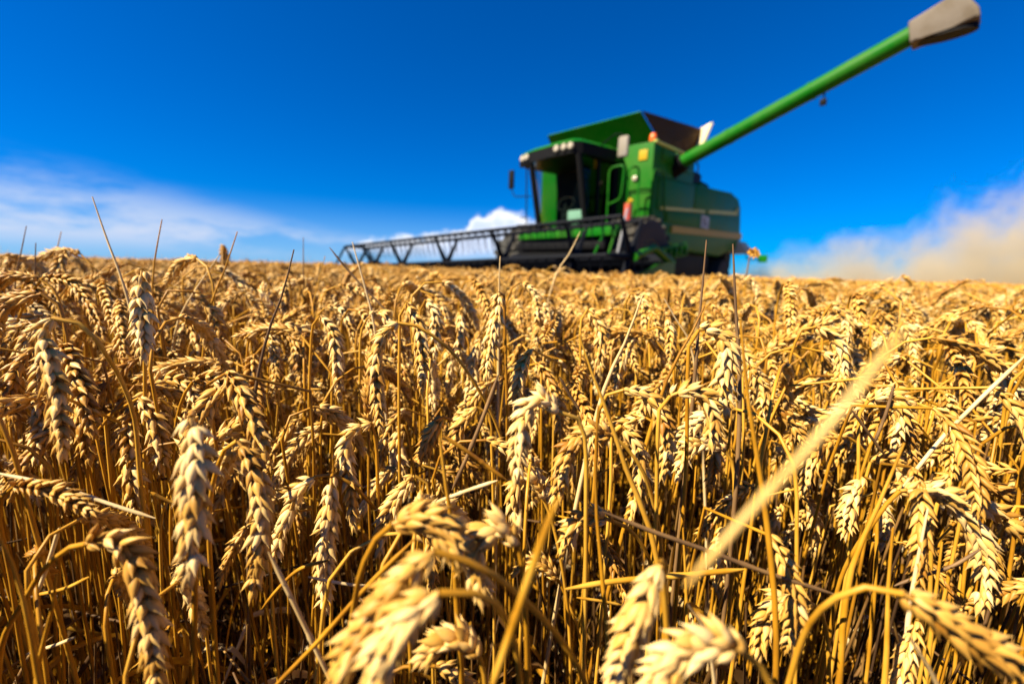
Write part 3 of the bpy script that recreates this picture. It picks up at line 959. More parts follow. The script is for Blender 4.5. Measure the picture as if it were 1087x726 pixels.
# each: ear centre line in photograph pixels, its width there in pixels, stem from the neck downwards, how the ear lies
# fields: ear, width, stem, options: s = depth step of the stem behind the ear, t = depth change towards the tip, p = face turn, n = tone
HEROES = [
 ([(151,287),(150,310),(152,345),(153,376)],27,[(151,287),(152,291),(153,330),(154,400),(155,520)],dict(s=.022)),
 ([(46,295),(72,298),(90,316),(103,337),(110,358)],18,[(46,295),(35,308),(25,325),(10,380)],{}),
 ([(42,296),(14,294),(-3,303),(-14,322)],18,[(42,296),(56,306),(66,330),(72,420)],dict(n=.4)),
 ([(44,312),(22,317),(4,330),(-8,352)],24,[(44,312),(58,318),(70,350),(76,440)],dict(n=.2)),
 ([(55,338),(46,352),(53,385),(61,420),(66,480)],32,[(55,338),(72,338),(95,352),(115,380),(128,402),(142,440),(150,520)],dict(p=.4)),
 ([(42,346),(28,360),(24,390),(19,425),(17,455)],20,[(42,346),(52,344),(60,365),(64,440)],{}),
 ([(70,372),(50,380),(44,410),(45,450),(47,496)],23,[(70,372),(80,378),(88,410),(92,500)],{}),
 ([(158,373),(178,375),(190,385),(198,404)],17,[(158,373),(140,380),(124,405),(110,445),(106,520)],{}),
 ([(157,412),(172,403),(190,406),(203,418),(213,440)],22,[(157,412),(152,425),(143,460),(134,500),(131,555),(131,620)],{}),
 ([(203,443),(206,480),(205,530),(204,575),(201,608)],42,[(203,443),(204,438),(206,470),(207,610),(208,740)],dict(s=.022,p=.2,n=.7)),
 ([(205,405),(222,402),(240,408),(255,424),(266,445),(271,466)],24,[(205,405),(196,418),(189,440),(184,480),(182,600)],{}),
 ([(172,425),(160,435),(154,465),(156,512)],20,[(172,425),(182,430),(187,450),(188,560)],dict(n=.2)),  # low tone puts the brownish shadow on this ear into its colour
 ([(125,448),(114,472),(106,500),(102,520)],19,[(125,448),(133,432),(141,430),(147,500)],{}),
 ([(252,468),(262,480),(272,502),(278,535),(276,580),(269,628)],33,[(252,468),(240,475),(228,505),(222,555),(226,640),(233,740)],dict(n=.6)),
 ([(92,577),(112,572),(131,580),(146,605),(156,650),(163,690),(169,740)],40,[(92,577),(78,579),(52,598),(26,637),(0,694)],dict(p=.9)),
 ([(272,345),(286,357),(293,385),(291,418)],18,[(272,345),(266,352),(262,380),(260,470)],{}),
 ([(297,350),(311,360),(319,380),(321,412)],17,[(297,350),(290,356),(286,380),(284,460)],{}),
 ([(340,335),(353,352),(358,385),(361,420)],20,[(340,335),(333,343),(330,370),(328,460)],{}),
 ([(345,327),(360,327),(372,345),(376,364)],15,[(345,327),(337,335),(333,360),(332,430)],{}),
 ([(422,343),(408,355),(400,380),(401,415),(404,452)],26,[(422,343),(436,344),(456,354),(484,378),(507,412),(525,446),(538,490)],dict(p=1.2)),
 ([(432,322),(443,345),(447,375),(448,412)],24,[(432,322),(426,328),(424,370),(424,480)],{}),
 ([(390,338),(402,331),(412,341),(414,362)],18,[(390,338),(384,350),(382,400)],{}),
 ([(452,318),(461,330),(463,350),(462,374)],18,[(452,318),(447,326),(446,380)],{}),
 ([(488,331),(490,352),(486,376)],17,[(488,331),(490,328),(491,370),(492,460)],dict(s=.015)),
 ([(474,370),(479,390),(476,412)],16,[(474,370),(470,374),(469,440)],{}),
 ([(530,311),(526,340),(519,370),(516,398)],22,[(530,311),(534,309),(536,350),(538,440)],dict(s=.015)),
 ([(510,360),(502,385),(505,408)],17,[(510,360),(514,358),(516,420)],dict(s=.012)),
 ([(541,378),(538,405),(536,448)],16,[(541,378),(543,376),(543,440),(543,500)],dict(s=.012)),
 ([(394,449),(379,454),(368,467),(368,492),(373,524),(376,558)],26,[(394,449),(399,470),(401,520),(402,600)],dict(p=1.3)),
 ([(430,451),(422,467),(425,493),(430,512)],21,[(430,451),(437,488),(448,548),(452,600)],{}),
 ([(470,442),(458,460),(447,487)],24,[(470,442),(482,446),(488,480),(490,560)],{}),
 ([(506,432),(490,450),(484,472)],24,[(506,432),(518,438),(522,480),(524,560)],{}),
 ([(440,505),(420,530),(408,556),(402,584)],26,[(440,505),(452,510),(456,550),(458,640)],{}),
 ([(335,506),(319,518),(309,539),(298,565),(291,594)],27,[(335,506),(350,503),(372,513),(392,533),(410,557),(424,590),(430,640)],{}),
 ([(352,507),(351,530),(347,560),(344,600),(346,644)],28,[(352,507),(353,503),(352,560),(352,690)],dict(s=.02,n=.7)),
 ([(417,556),(438,550),(458,552),(474,566),(484,590)],46,[(417,556),(404,565),(386,598),(376,642),(370,690)],dict(p=.3)),
 ([(461,585),(438,603),(419,624),(399,652),(378,683),(356,728)],55,[(461,585),(489,593),(517,606),(548,629),(590,672),(625,735)],dict(p=1.0,n=.65)),
 ([(466,629),(445,642),(425,665),(409,691),(397,740)],59,[(466,629),(494,628),(517,634),(532,648),(546,680),(553,740)],dict(p=.5,n=.65)),
 ([(550,578),(537,560),(517,567),(504,590),(510,628)],42,[(550,578),(554,600),(558,650),(560,740)],dict(n=.6)),
 ([(508,695),(494,680),(472,680),(452,694)],42,[(508,695),(514,715),(516,760)],dict(n=.65)),
 ([(553,299),(567,313),(570,345),(567,373)],15,[(553,299),(545,304),(538,320),(534,400)],{}),
 ([(546,315),(553,338),(553,364)],13,[(546,315),(541,318),(540,400)],{}),
 ([(578,318),(583,350),(581,386)],14,[(578,318),(574,320),(573,410)],{}),
 ([(624,328),(637,350),(636,388)],18,[(624,328),(618,336),(616,380),(615,460)],{}),
 ([(664,340),(651,358),(643,383)],16,[(664,340),(672,346),(675,420)],{}),
 ([(693,333),(699,358),(700,388)],15,[(693,333),(690,336),(690,420)],{}),
 ([(708,336),(712,356),(711,378)],18,[(708,336),(712,333),(715,420)],dict(s=.015)),
 ([(754,321),(764,338),(767,352)],14,[(754,321),(748,326),(746,400)],{}),
 ([(742,350),(760,350),(772,372),(769,405),(771,434)],29,[(742,350),(733,360),(730,400),(728,500)],dict(n=.62)),
 ([(788,300),(796,296),(805,314),(808,332)],10,[(788,300),(784,310),(784,360)],{}),
 ([(795,388),(808,408),(811,448)],21,[(795,388),(790,394),(789,480)],{}),
 ([(594,438),(574,422),(557,438),(551,465),(548,503)],34,[(594,438),(608,440),(618,452),(622,560)],dict(p=.8,n=.62)),
 ([(650,462),(629,455),(608,472),(597,500),(591,533)],30,[(650,462),(663,473),(681,497),(693,532),(702,580)],{}),
 ([(662,414),(684,418),(700,440),(707,468),(704,503)],28,[(662,414),(648,416),(637,432),(632,500)],dict(p=1.2)),
 ([(660,452),(675,470),(680,505),(671,548)],25,[(660,452),(652,454),(648,520)],{}),
 ([(712,420),(738,413),(755,433),(756,468)],30,[(712,420),(702,428),(698,470),(696,560)],{}),
 ([(770,478),(750,470),(731,478),(721,503)],24,[(770,478),(777,490),(778,580)],{}),
 ([(577,530),(569,511),(553,508),(545,526),(549,558)],27,[(577,530),(585,550),(594,587),(603,650),(606,740)],{}),
 ([(650,553),(631,547),(612,555),(599,580)],29,[(650,553),(666,560),(681,577),(692,605),(698,680)],{}),
 ([(701,600),(692,618),(680,647),(667,678),(652,718)],50,[(701,600),(703,596),(706,640),(710,740)],dict(s=.022,n=.68)),
 ([(789,692),(765,682),(740,684),(714,700),(688,726)],56,[(789,692),(802,702),(822,734)],dict(n=.68)),
 ([(592,614),(579,600),(563,596),(550,606)],22,[(592,614),(604,640),(614,672),(626,740)],{}),
 ([(864,642),(841,631),(820,645),(809,668),(805,694)],30,[(864,642),(874,655),(880,720)],{}),
 ([(958,630),(1000,654),(1035,680),(1085,712),(1120,740)],50,[(958,630),(930,622),(900,628),(870,648),(852,677),(833,740)],dict(p=.7)),
 ([(955,521),(987,519),(1016,535),(1035,562),(1044,600),(1040,645)],30,[(955,521),(945,530),(929,552),(905,587),(890,622),(878,690)],dict(p=1.1,n=.62)),
 ([(1010,524),(1040,534),(1066,550),(1098,578)],28,[(1010,524),(998,530),(990,560),(985,660)],dict(n=.62)),
 ([(1036,512),(1062,520),(1094,546)],22,[(1036,512),(1026,518),(1022,600)],{}),
 ([(900,464),(880,470),(862,490),(855,520)],22,[(900,464),(914,474),(925,497),(930,580)],{}),
 ([(866,347),(886,360),(893,388),(887,418)],21,[(866,347),(855,346),(844,364),(836,397),(832,440)],dict(p=1.1)),
 ([(882,323),(897,334),(902,367)],17,[(882,323),(875,332),(872,420)],{}),
 ([(958,292),(970,303),(977,324)],9,[(958,292),(952,302),(949,340)],{}),
 ([(932,329),(947,344),(950,368)],14,[(932,329),(926,336),(924,420)],{}),
 ([(958,342),(970,370),(972,408)],16,[(958,342),(953,348),(952,440)],{}),
 ([(922,425),(945,418),(956,440),(950,470)],24,[(922,425),(914,434),(910,520)],{}),
 ([(1045,418),(1068,411),(1087,424),(1094,450)],18,[(1045,418),(1036,428),(1032,500)],{}),
 ([(924,490),(945,486),(958,500),(952,524)],22,[(924,490),(917,515),(905,557),(895,600)],{}),
 ([(916,506),(902,535),(897,564)],24,[(916,506),(926,510),(930,600)],{}),
 ([(830,535),(822,552),(818,585)],20,[(830,535),(838,538),(842,600)],{}),
 ([(820,470),(834,488),(836,522)],20,[(820,470),(814,474),(812,560)],{}),
 ([(770,560),(762,590),(764,625)],24,[(770,560),(778,562),(782,640)],dict(n=.4)),
]


def put_stalk(root_xy, ge, gs, gl, meshes=None):
    """an Empty on the ground with ear, stem and leaf; meshes reuse earlier data"""
    root = empty('wheat_stalk', (float(root_xy[0]), float(root_xy[1]), 0.0))
    tag(root, cat='wheat stalk', group=STALK_GROUP)
    for nm, me in meshes:
        o = bpy.data.objects.new(nm, me)
        COL.objects.link(o)
        o.parent = root
    return root


INFO = []            # (root, neck px, tip px, ear centre px, px length, depth)
hero_ears = []       # projected hero ear points, to keep nearer filler off them
bases = []


def describe(root, E_):
    a, b, m = proj(E_[0]), proj(E_[-1]), proj(E_[len(E_) // 2])
    ln = sum(math.dist(proj(E_[i])[:2], proj(E_[i + 1])[:2]) for i in range(len(E_) - 1))
    top = min(proj(q)[1] for q in E_)
    INFO.append([root, a, b, m, ln, top])


for hi_, (ear, w, stem, op) in enumerate(HEROES):
    d = 8.1 / w
    t_ = op.get('t', 0.0)
    E3 = np.array([at(x, y, d + t_ * i) for i, (x, y) in enumerate(ear)])
    st = op.get('s', 0.006)
    S3 = []
    for i, (x, y) in enumerate(stem):
        k = min(i / 2.0, 1.0)
        S3.append(at(x, y, d + st * k + (0.012 * max(0, i - 2))))
    S3[0] = E3[0]
    last, prev = S3[-1], S3[-2]
    dirn = unit(last - prev)
    lowz = last[2]
    hx = np.clip(dirn[:2] / max(0.35, -dirn[2]), -0.5, 0.5) * 0.25
    mid = np.array([last[0] + hx[0] * 0.5, last[1] + hx[1] * 0.5 + 0.01, lowz * 0.55])
    base = np.array([last[0] + hx[0] * 0.7, last[1] + hx[1] * 0.7 + 0.012, 0.0])
    if math.hypot(base[0], base[1]) < 0.05:
        base[1] += 0.08
    S3 = np.array(S3 + [mid, base])
    base = S3[-1].copy()
    off = np.array([base[0], base[1], 0])
    ge, gs, gl = G(), G(), G()
    E_s, _ = resample(E3 - off, 14)
    ear_into(ge, E_s, 0.0188 * rng.uniform(0.95, 1.07), 50 + hi_, 0, op.get('p'), op.get('n', 0.36 + 0.36 * rng.random()))
    C, _ = resample((S3 - off)[::-1], 64)
    stem_into(gs, C, 0.0019, 0.00125, 8, float(rng.uniform(0.35, 0.75)), 0, 0.45)
    meshes = [('ear', ge.mesh('ear', [HUSK])), ('stem', gs.mesh('stem', [STRAW]))]
    if rng.random() < 0.45:
        a = rng.uniform(0, 6.28)
        leaf_into(gl, C[int(rng.uniform(22, 40))], (math.cos(a), math.sin(a), 0.4), rng.uniform(0.08, 0.16), 700 + hi_, 0, rng.uniform(0.0025, 0.0045), rng.uniform(0.2, 0.8))
        meshes.append(('leaf', gl.mesh('leaf', [STRAW if rng.random() < .7 else PALE])))
    root = put_stalk(base, ge, gs, gl, meshes)
    E3s, _ = resample(E3, 14)
    describe(root, E3s)
    for q in E3s:
        hero_ears.append(proj(q))
    bases.append(base[:2])
HE = np.array(hero_ears)

# filler stalks between them, one at a time
NVAR = 22
VM = []
for k in range(NVAR):
    ge, gs, gl, S, E_ = make_variant(k, 0.80, 0)
    VM.append(([('ear', ge.mesh('ear', [HUSK])), ('stem', gs.mesh('stem', [STRAW]))] + [('leaf', q.mesh('leaf', [STRAW if k % 3 else PALE])) for q in gl], E_))

N_STALKS = 300
cand = []
r2_ = np.random.default_rng(21)
while len(cand) < 2600:
    x, y = r2_.uniform(-1.5, 1.5), r2_.uniform(0.16, 1.25)
    if abs(x) > y * 1.32 + 0.05 or math.hypot(x, y) < 0.20:
        continue
    cand.append((math.hypot(x, y), x, y))
cand.sort()
BASE = [tuple(b) for b in bases]
r_out = 0.0
for dist, x, y in cand:
    if len(INFO) >= N_STALKS:
        break
    if any((x - bx) ** 2 + (y - by) ** 2 < 0.036 ** 2 for bx, by in BASE):
        continue
    ok = False
    for tr in range(14):
        k = int(r2_.integers(NVAR))
        rz = r2_.uniform(0, 2 * math.pi)
        top = 0.80 + r2_.normal(-0.030 + 0.04 * min(1, max(0, dist - 0.3) / 0.5), 0.020) - 0.012 * max(0, tr - 2)
        sc_ = top / 0.80
        c, s_ = math.cos(rz), math.sin(rz)
        E_ = VM[k][1] * sc_
        W_ = np.stack([x + c * E_[:, 0] - s_ * E_[:, 1], y + s_ * E_[:, 0] + c * E_[:, 1], E_[:, 2]], 1)
        P_ = np.array([proj(q) for q in W_])
        if P_[:, 2].min() < 0.235:
            continue
        rad = 4.0 + 450 * 0.007 / P_[:, 2]
        dd = np.hypot(P_[:, None, 0] - HE[None, :, 0], P_[:, None, 1] - HE[None, :, 1])
        if ((dd < rad[:, None]) & (P_[:, None, 2] < HE[None, :, 2])).any():
            continue
        ok = True
        break
    if not ok:
        continue
    root = put_stalk((x, y), None, None, None, VM[k][0])
    root.rotation_euler = (0, 0, rz)
    root.scale = (sc_, sc_, sc_)
    describe(root, W_)
    BASE.append((x, y))
    r_out = dist


# labels that single out each stalk
def place_words(x, y):
    h = ('at the left edge' if x < 60 else 'left of the reel' if x < 370 else 'below the reel' if x < 560 else 'below the cab' if x < 640 else
         'below the ladder' if x < 715 else 'below the green body' if x < 795 else 'below the raised auger' if x < 960 else 'at the right edge')
    v = ('on the skyline' if y < 300 else 'high in the field' if y < 350 else 'in the middle field' if y < 430 else 'low in the field' if y < 560 else 'at the bottom')
    return v, h


keys = {}
for it in INFO:
    root, a, b, m, ln, top = it
    dx, dy = b[0] - a[0], b[1] - a[1]
    if dy < -abs(dx) * 0.6:
        pose = 'upright'
    elif abs(dx) < 0.35 * abs(dy):
        pose = 'hanging'
    else:
        pose = 'left drooping' if dx < 0 else 'right drooping'
    size = 'large' if ln > 110 else 'mid-sized' if ln > 60 else 'small'
    v, h = place_words(m[0], m[1])
    keys.setdefault((size, pose, v, h), []).append(it)
ORD = ['first', 'second', 'third', 'fourth', 'fifth', 'sixth', 'seventh', 'eighth', 'ninth', 'tenth', 'eleventh', 'twelfth',
       'thirteenth', 'fourteenth', 'fifteenth', 'sixteenth', 'seventeenth', 'eighteenth', 'nineteenth', 'twentieth', 'twenty-first', 'twenty-second']
for (size, pose, v, h), lst in keys.items():
    lst.sort(key=lambda q: q[3][0])
    for i, it in enumerate(lst):
        tail = '' if len(lst) == 1 else (', leftmost' if i == 0 else ', rightmost' if i == len(lst) - 1 else ', %s from left' % ORD[min(i, 21)])
        it[0]['label'] = '%s %s wheat ear %s %s%s' % (size, pose, v, h, tail)

# ------------------------------------------------------------------ bare straws
# points in pixels from tip to foot, width in pixels, depth, material, runs on to the ground, label
STRAWS = [
 ([(98,209),(112,250),(136,318)],3.2,.42,PALE,1,'tall bare straw leaning left against the sky beside the upright ear'),
 ([(172,233),(167,260),(162,300)],2.6,.45,STRAW,1,'short bare straw tip just right of the tall leaning straw'),
 ([(252,246),(238,288),(221,335)],2.8,.46,STRAW,1,'bare straw slanting up right over the skyline left of the reel'),
 ([(232,272),(205,312),(188,345)],2.6,.5,PALE,1,'pale straw slanting below the skyline left of the reel'),
 ([(312,265),(300,312),(285,352),(268,440)],3.6,.36,BROWN,1,'dark brown straw slanting across the field left of the reel'),
 ([(322,252),(322,285),(323,320)],1.8,.7,BROWN,1,'thin dark upright straw on the skyline left of the reel'),
 ([(350,263),(366,283),(384,303),(420,340)],2.2,.5,BROWN,0,'thin dark straw leaning left in front of the reel end'),
 ([(374,257),(386,300),(397,345)],3.2,.44,PALE,1,'pale straw standing before the outer end of the reel'),
 ([(345,272),(338,300),(330,340)],1.8,.6,STRAW,1,'thin golden straw just left of the reel end'),
 ([(28,240),(22,270),(16,300)],2.0,.6,BROWN,1,'dark blurred straw on the skyline at the far left'),
 ([(38,258),(37,290),(37,330)],2.2,.55,BROWN,1,'upright straw on the skyline at the far left'),
 ([(65,246),(58,275),(50,300)],2.0,.7,STRAW,1,'faint straw on the skyline left of the tall leaning straw'),
 ([(531,272),(530,292),(530,318)],3.4,.42,PALE,1,'short pale upright straw below the middle of the reel'),
 ([(616,246),(604,270),(590,292)],2.0,.8,PALE,1,'pale straw leaning across the header below the cab'),
 ([(750,255),(746,300),(741,350),(738,394)],4.4,.33,BROWN,1,'dark brown straw rising in front of the green body'),
 ([(778,259),(781,330),(785,400),(782,505)],4.8,.30,BROWN,1,'tall dark brown straw rising at the rear of the combine'),
 ([(786,340),(796,440),(804,485),(818,590),(824,700)],6.5,.21,STRAW,1,'long golden straw standing from mid field to the bottom right'),
 ([(962,346),(905,420),(850,485),(790,550),(728,622)],10,.068,TAN,0,'big blurred pale straw lying diagonally close to the lens'),
 ([(-8,501),(60,516),(120,536),(165,550)],4.2,.25,PALE,0,'pale broken straw lying across the dark stems at left'),
 ([(285,585),(312,640),(336,690),(358,735)],5.0,.22,PALE,0,'pale split straw leaning left at the bottom, crossing another'),
 ([(440,572),(390,622),(340,678),(285,735)],5.2,.2,STRAW,0,'straight straw slanting up to the big bottom ears'),
 ([(350,594),(318,604),(296,624),(278,646)],4.0,.26,STRAW,0,'short curled straw left of the crossing straws'),
 ([(327,612),(352,617),(378,621),(405,622)],3.2,.26,PALE,0,'pale short straw lying level behind the thin arched stem'),
 ([(640,543),(690,563),(750,584),(812,607),(890,632)],5.0,.22,BROWN,0,'long brownish straw lying across the lower middle field'),
 ([(1042,582),(1010,601),(975,612),(948,622)],3.6,.26,BROWN,0,'dark brown straw end above the blurred arched stem at right'),
 ([(600,625),(650,617),(715,611),(790,604)],6.0,.24,STRAW,0,'thick golden straw lying level behind the bottom middle ear'),
 ([(612,634),(640,638),(660,642)],3.0,.26,STRAW,0,'short straw under the thick level golden straw'),
 ([(1090,376),(1040,424),(1000,465),(955,521)],4.0,.3,PALE,0,'long thin straw slanting down from the right edge'),
 ([(985,413),(945,422),(900,432),(880,437)],2.4,.38,STRAW,0,'thin level straw high on the right'),
 ([(592,528),(566,600),(545,662),(520,735)],9,.125,STRAW,0,'blurred golden brown straw slanting at the bottom middle'),
 ([(682,314),(664,362),(641,414)],5.0,.36,PALE,1,'pale leaf blade slanting up below the ladder'),
 ([(705,317),(718,340),(733,366)],3.4,.4,PALE,1,'pale narrow blade leaning left below the green body'),
 ([(615,356),(630,400),(648,446),(661,488),(684,545),(697,590)],6.5,.24,STRAW,1,'long curved golden blade below the cab'),
 ([(748,325),(730,362),(709,400)],5.0,.33,STRAW,1,'golden straw slanting beside the dark straw below the body'),
 ([(529,398),(512,445),(497,482),(480,520)],4.6,.28,BROWN,0,'brown straw slanting left in the middle of the field'),
 ([(467,464),(472,505),(479,556)],8.0,.21,STRAW,1,'thick golden stem end standing behind the big bottom ears'),
 ([(470,462),(500,482),(538,510)],4.5,.24,STRAW,0,'straw sloping down right from the thick stem end'),
 ([(528,510),(498,520),(463,533)],4.2,.24,PALE,0,'pale straw sloping behind the thick stem end'),
 ([(905,436),(922,460),(938,482)],3.0,.3,BROWN,0,'short dark straw leaning left below the auger'),
 ([(949,409),(940,440),(928,470)],3.2,.3,BROWN,0,'dark upright straw crossing the short dark one below the auger'),
 ([(594,400),(604,418),(616,437)],3.2,.33,BROWN,0,'small dark blade below the cab'),
 ([(966,677),(982,702),(1000,735)],9,.17,PALE,1,'stubby pale cut straw end at the bottom right'),
 ([(730,641),(738,654),(750,672)],6,.2,PALE,1,'short pale blade tip above the bottom middle ear'),
 ([(270,414),(325,413),(386,415)],2.0,.5,STRAW,0,'thin level straw across the upright stems left of centre'),
 ([(60,610),(55,650),(44,690),(38,735)],6.5,.2,STRAW,1,'golden stem standing in the dark bottom left'),
 ([(-6,560),(10,590),(26,640),(44,735)],7,.19,STRAW,1,'thick stem rising at the bottom left corner'),
 ([(63,560),(54,590),(40,630)],4,.25,PALE,0,'pale straw sliver in the dark bottom left'),
 ([(95,612),(70,624),(36,632)],3.6,.24,STRAW,0,'golden twig lying over the thick stem at bottom left'),
 ([(80,676),(60,684),(28,694)],3.4,.24,PALE,0,'pale split twig low at the bottom left'),
 ([(160,522),(175,530),(190,536)],3.6,.3,STRAW,0,'small snapped straw beside the large hanging ear at left'),
 ([(960,470),(935,530),(905,600),(895,660),(890,735)],6.5,.24,STRAW,1,'golden stem standing among crossed stems at the lower right'),
 ([(985,540),(975,590),(965,650),(955,735)],6.0,.25,PALE,1,'pale stem standing behind the blurred arch at lower right'),
 ([(948,560),(943,620),(938,735)],6.0,.24,STRAW,1,'upright golden stem behind the blurred arch at lower right'),
 ([(1000,575),(992,640),(980,735)],5.5,.25,STRAW,1,'thin golden stem left of the stubby cut straw'),
 ([(725,560),(728,620),(730,735)],5,.26,STRAW,1,'straight golden stem below the green body near the bottom'),
 ([(635,430),(632,520),(640,620),(646,700)],5,.22,STRAW,1,'long upright golden stem below the cab down to the bottom'),
]
for pts, w, d, mat, gr, label in STRAWS:
    P = [at(x, y, d + 0.004 * i) for i, (x, y) in enumerate(pts)]
    if gr:
        l, p_ = P[-1], P[-2]
        dv = unit(l - p_)
        hx = np.clip(dv[:2] / max(0.4, -dv[2]), -0.5, 0.5) * 0.25
        P += [np.array([l[0] + hx[0] * .5, l[1] + hx[1] * .5 + .01, l[2] * .5]), np.array([l[0] + hx[0] * .7, l[1] + hx[1] * .7 + .015, 0.0])]
    P = np.array(P)
    off = np.array([P[-1][0], P[-1][1], P[-1][2]])
    C, _ = resample(P - off, 40)
    g = G()
    r_ = w * d / FPX / 2
    s_ = np.linspace(0, 1, 40)
    g.tube(C, r_ * np.clip(0.35 + s_ * 5, 0, 1) * (1 if gr else np.clip((1 - s_) * 7 + 0.3, 0, 1)) * (1 + 0.5 * np.exp(-((s_ - 0.6) / 0.015) ** 2) * (1 if w > 4 else 0)), 7, 0.5 + 0.2 * np.sin(s_ * 14 + w), 0)
    o = bpy.data.objects.new('dry_straw', g.mesh('dry_straw', [mat]))
    COL.objects.link(o)
    o.location = off
    tag(o, label, 'straw', 'bare straws among the wheat')

def scatter_object(name, pts, idx, rot, scl, col, label, cat):
    """one mass: a point per copy, drawn by geometry nodes from a collection of shapes"""
    me = bpy.data.meshes.new(name)
    me.from_pydata(pts, [], [])
    me.attributes.new('idx', 'INT', 'POINT').data.foreach_set('value', np.array(idx, np.int32))
    me.attributes.new('rot', 'FLOAT_VECTOR', 'POINT').data.foreach_set('vector', np.array(rot, np.float32).ravel())
    me.attributes.new('scl', 'FLOAT', 'POINT').data.foreach_set('value', np.array(scl, np.float32))
    ob = bpy.data.objects.new(name, me)
    COL.objects.link(ob)
    tag(ob, label, cat, kind='stuff')
    ng = bpy.data.node_groups.new(name, 'GeometryNodeTree')
    ng.interface.new_socket('Geometry', in_out='INPUT', socket_type='NodeSocketGeometry')
    ng.interface.new_socket('Geometry', in_out='OUTPUT', socket_type='NodeSocketGeometry')
    N_, L_ = ng.nodes, ng.links
    gi, go = N_.new('NodeGroupInput'), N_.new('NodeGroupOutput')
    ip, ci = N_.new('GeometryNodeInstanceOnPoints'), N_.new('GeometryNodeCollectionInfo')
    ci.inputs['Collection'].default_value = col
    ci.inputs['Separate Children'].default_value = True
    ci.inputs['Reset Children'].default_value = True
    ip.inputs['Pick Instance'].default_value = True

    def named(n, t):
        x = N_.new('GeometryNodeInputNamedAttribute')
        x.data_type = t
        x.inputs['Name'].default_value = n
        return x.outputs[0]

    er = N_.new('FunctionNodeEulerToRotation')
    L_.new(gi.outputs[0], ip.inputs['Points'])
    L_.new(ci.outputs[0], ip.inputs['Instance'])
    L_.new(named('idx', 'INT'), ip.inputs['Instance Index'])
    L_.new(named('rot', 'FLOAT_VECTOR'), er.inputs[0])
    L_.new(er.outputs[0], ip.inputs['Rotation'])
    L_.new(named('scl', 'FLOAT'), ip.inputs['Scale'])
    L_.new(ip.outputs[0], go.inputs[0])
    ob.modifiers.new('scatter', 'NODES').node_group = ng
    return ob


# ------------------------------------------------------------------ the rest of the field: one mass
vcol = bpy.data.collections.new('wheat_shapes')


def combined(name, parts_):
    g = G()
    for src, mat in parts_:
        b0 = g.n
        V, Q = np.concatenate(src.v), np.concatenate(src.q)
        g.add(V, Q, np.concatenate(src.t), mat)
    return g.mesh(name, [HUSK, STRAW])


NM = 16
for k in range(NM):
    ge, gs, gl, S, E_ = make_variant(300 + k, 0.80, 1)
    me = combined('stalk_shape', [(ge, 0), (gs, 1)] + [(q, 1) for q in gl])
    vcol.objects.link(bpy.data.objects.new('shape_%02d' % k, me))
NPATCH = 5


def low_stalk(g, x, y, top, r):
    bend = math.radians(r.choice([r.uniform(145, 180), r.uniform(100, 150), r.uniform(10, 50)], p=[0.6, 0.18, 0.22]))
    S, E_, t = stalk_curve(0.3, bend, r.uniform(.03, .08), r.uniform(.06, .088), r.normal(0, .08), int(r.integers(1e6)))
    rz = r.uniform(0, 6.283)
    c, s_ = math.cos(rz), math.sin(rz)

    def wp(Q):
        return np.stack([x + c * Q[:, 0] - s_ * Q[:, 1], y + s_ * Q[:, 0] + c * Q[:, 1], Q[:, 2] + top - t], 1)
    C, _ = resample(wp(E_), 9)
    rad = 0.0085 * np.array([.35, .95, .8, 1.05, .85, 1.0, .72, .7, .12])
    tn = r.uniform(0.3, 0.8)
    g.tube(C, rad, 5, tn + np.array([.1, .1, -.25, .12, -.22, .1, -.2, .1, .1]), 0)
    C2, _ = resample(wp(S), 9)
    g.tube(C2, 0.0019, 3, r.uniform(0.3, 0.7), 0)


for k in range(NPATCH):
    r = np.random.default_rng(900 + k)
    g = G()
    for i in range(19):
        for j in range(19):
            low_stalk(g, (i + r.uniform(0, 1)) / 19 - .5, (j + r.uniform(0, 1)) / 19 - .5, 0.80 + r.normal(0, 0.022), r)
    for i in range(14):
        x, y = r.uniform(-.5, .5, 2)
        h = r.uniform(.78, .93)
        g.tube(np.array([[x, y, .5], [x + r.normal(0, .02), y, .5 + (h - .5) / 2], [x + r.normal(0, .05), y + r.normal(0, .05), h]]), [.0018, .0015, .0006], 3, r.uniform(.2, .9), 0)
    me = g.mesh('patch_shape', [FARHUSK])
    vcol.objects.link(bpy.data.objects.new('shape_%02d' % (NM + k), me))

pts, idx, rot, scl = [], [], [], []
r = np.random.default_rng(77)


def in_swath(x, y):
    q = np.array([x - CO[0], y - CO[1], 0])
    u, b = q @ Lw, q @ Bw
    return abs(u) < 3.55 and b > -0.62


def rolling(x, y):
    """slow unevenness of the crop's height, a little taller to the left"""
    return 1.0 + 0.012 * math.sin(x * 1.3 + 0.7) * math.sin(y * 0.9) + 0.010 * math.sin(x * 0.31 + y * 0.23) + 0.022 * max(-0.6, min(1, -x / 2.5))


# shorter tillers with ears lower down, mixed in behind the counted stalks
for k in range(6500):
    x, y = r.uniform(-1.6, 1.6), r.uniform(0.3, 1.3)
    d = math.hypot(x, y)
    if not (0.40 < d < r_out) or abs(x) > y * 1.35 + .05 or r.random() > 0.5:
        continue
    pts.append((x, y, 0.0))
    idx.append(int(r.integers(NM)))
    rot.append((r.normal(0, .05), r.normal(0, .05), r.uniform(0, 6.283)))
    scl.append(r.uniform(0.78, 0.985))
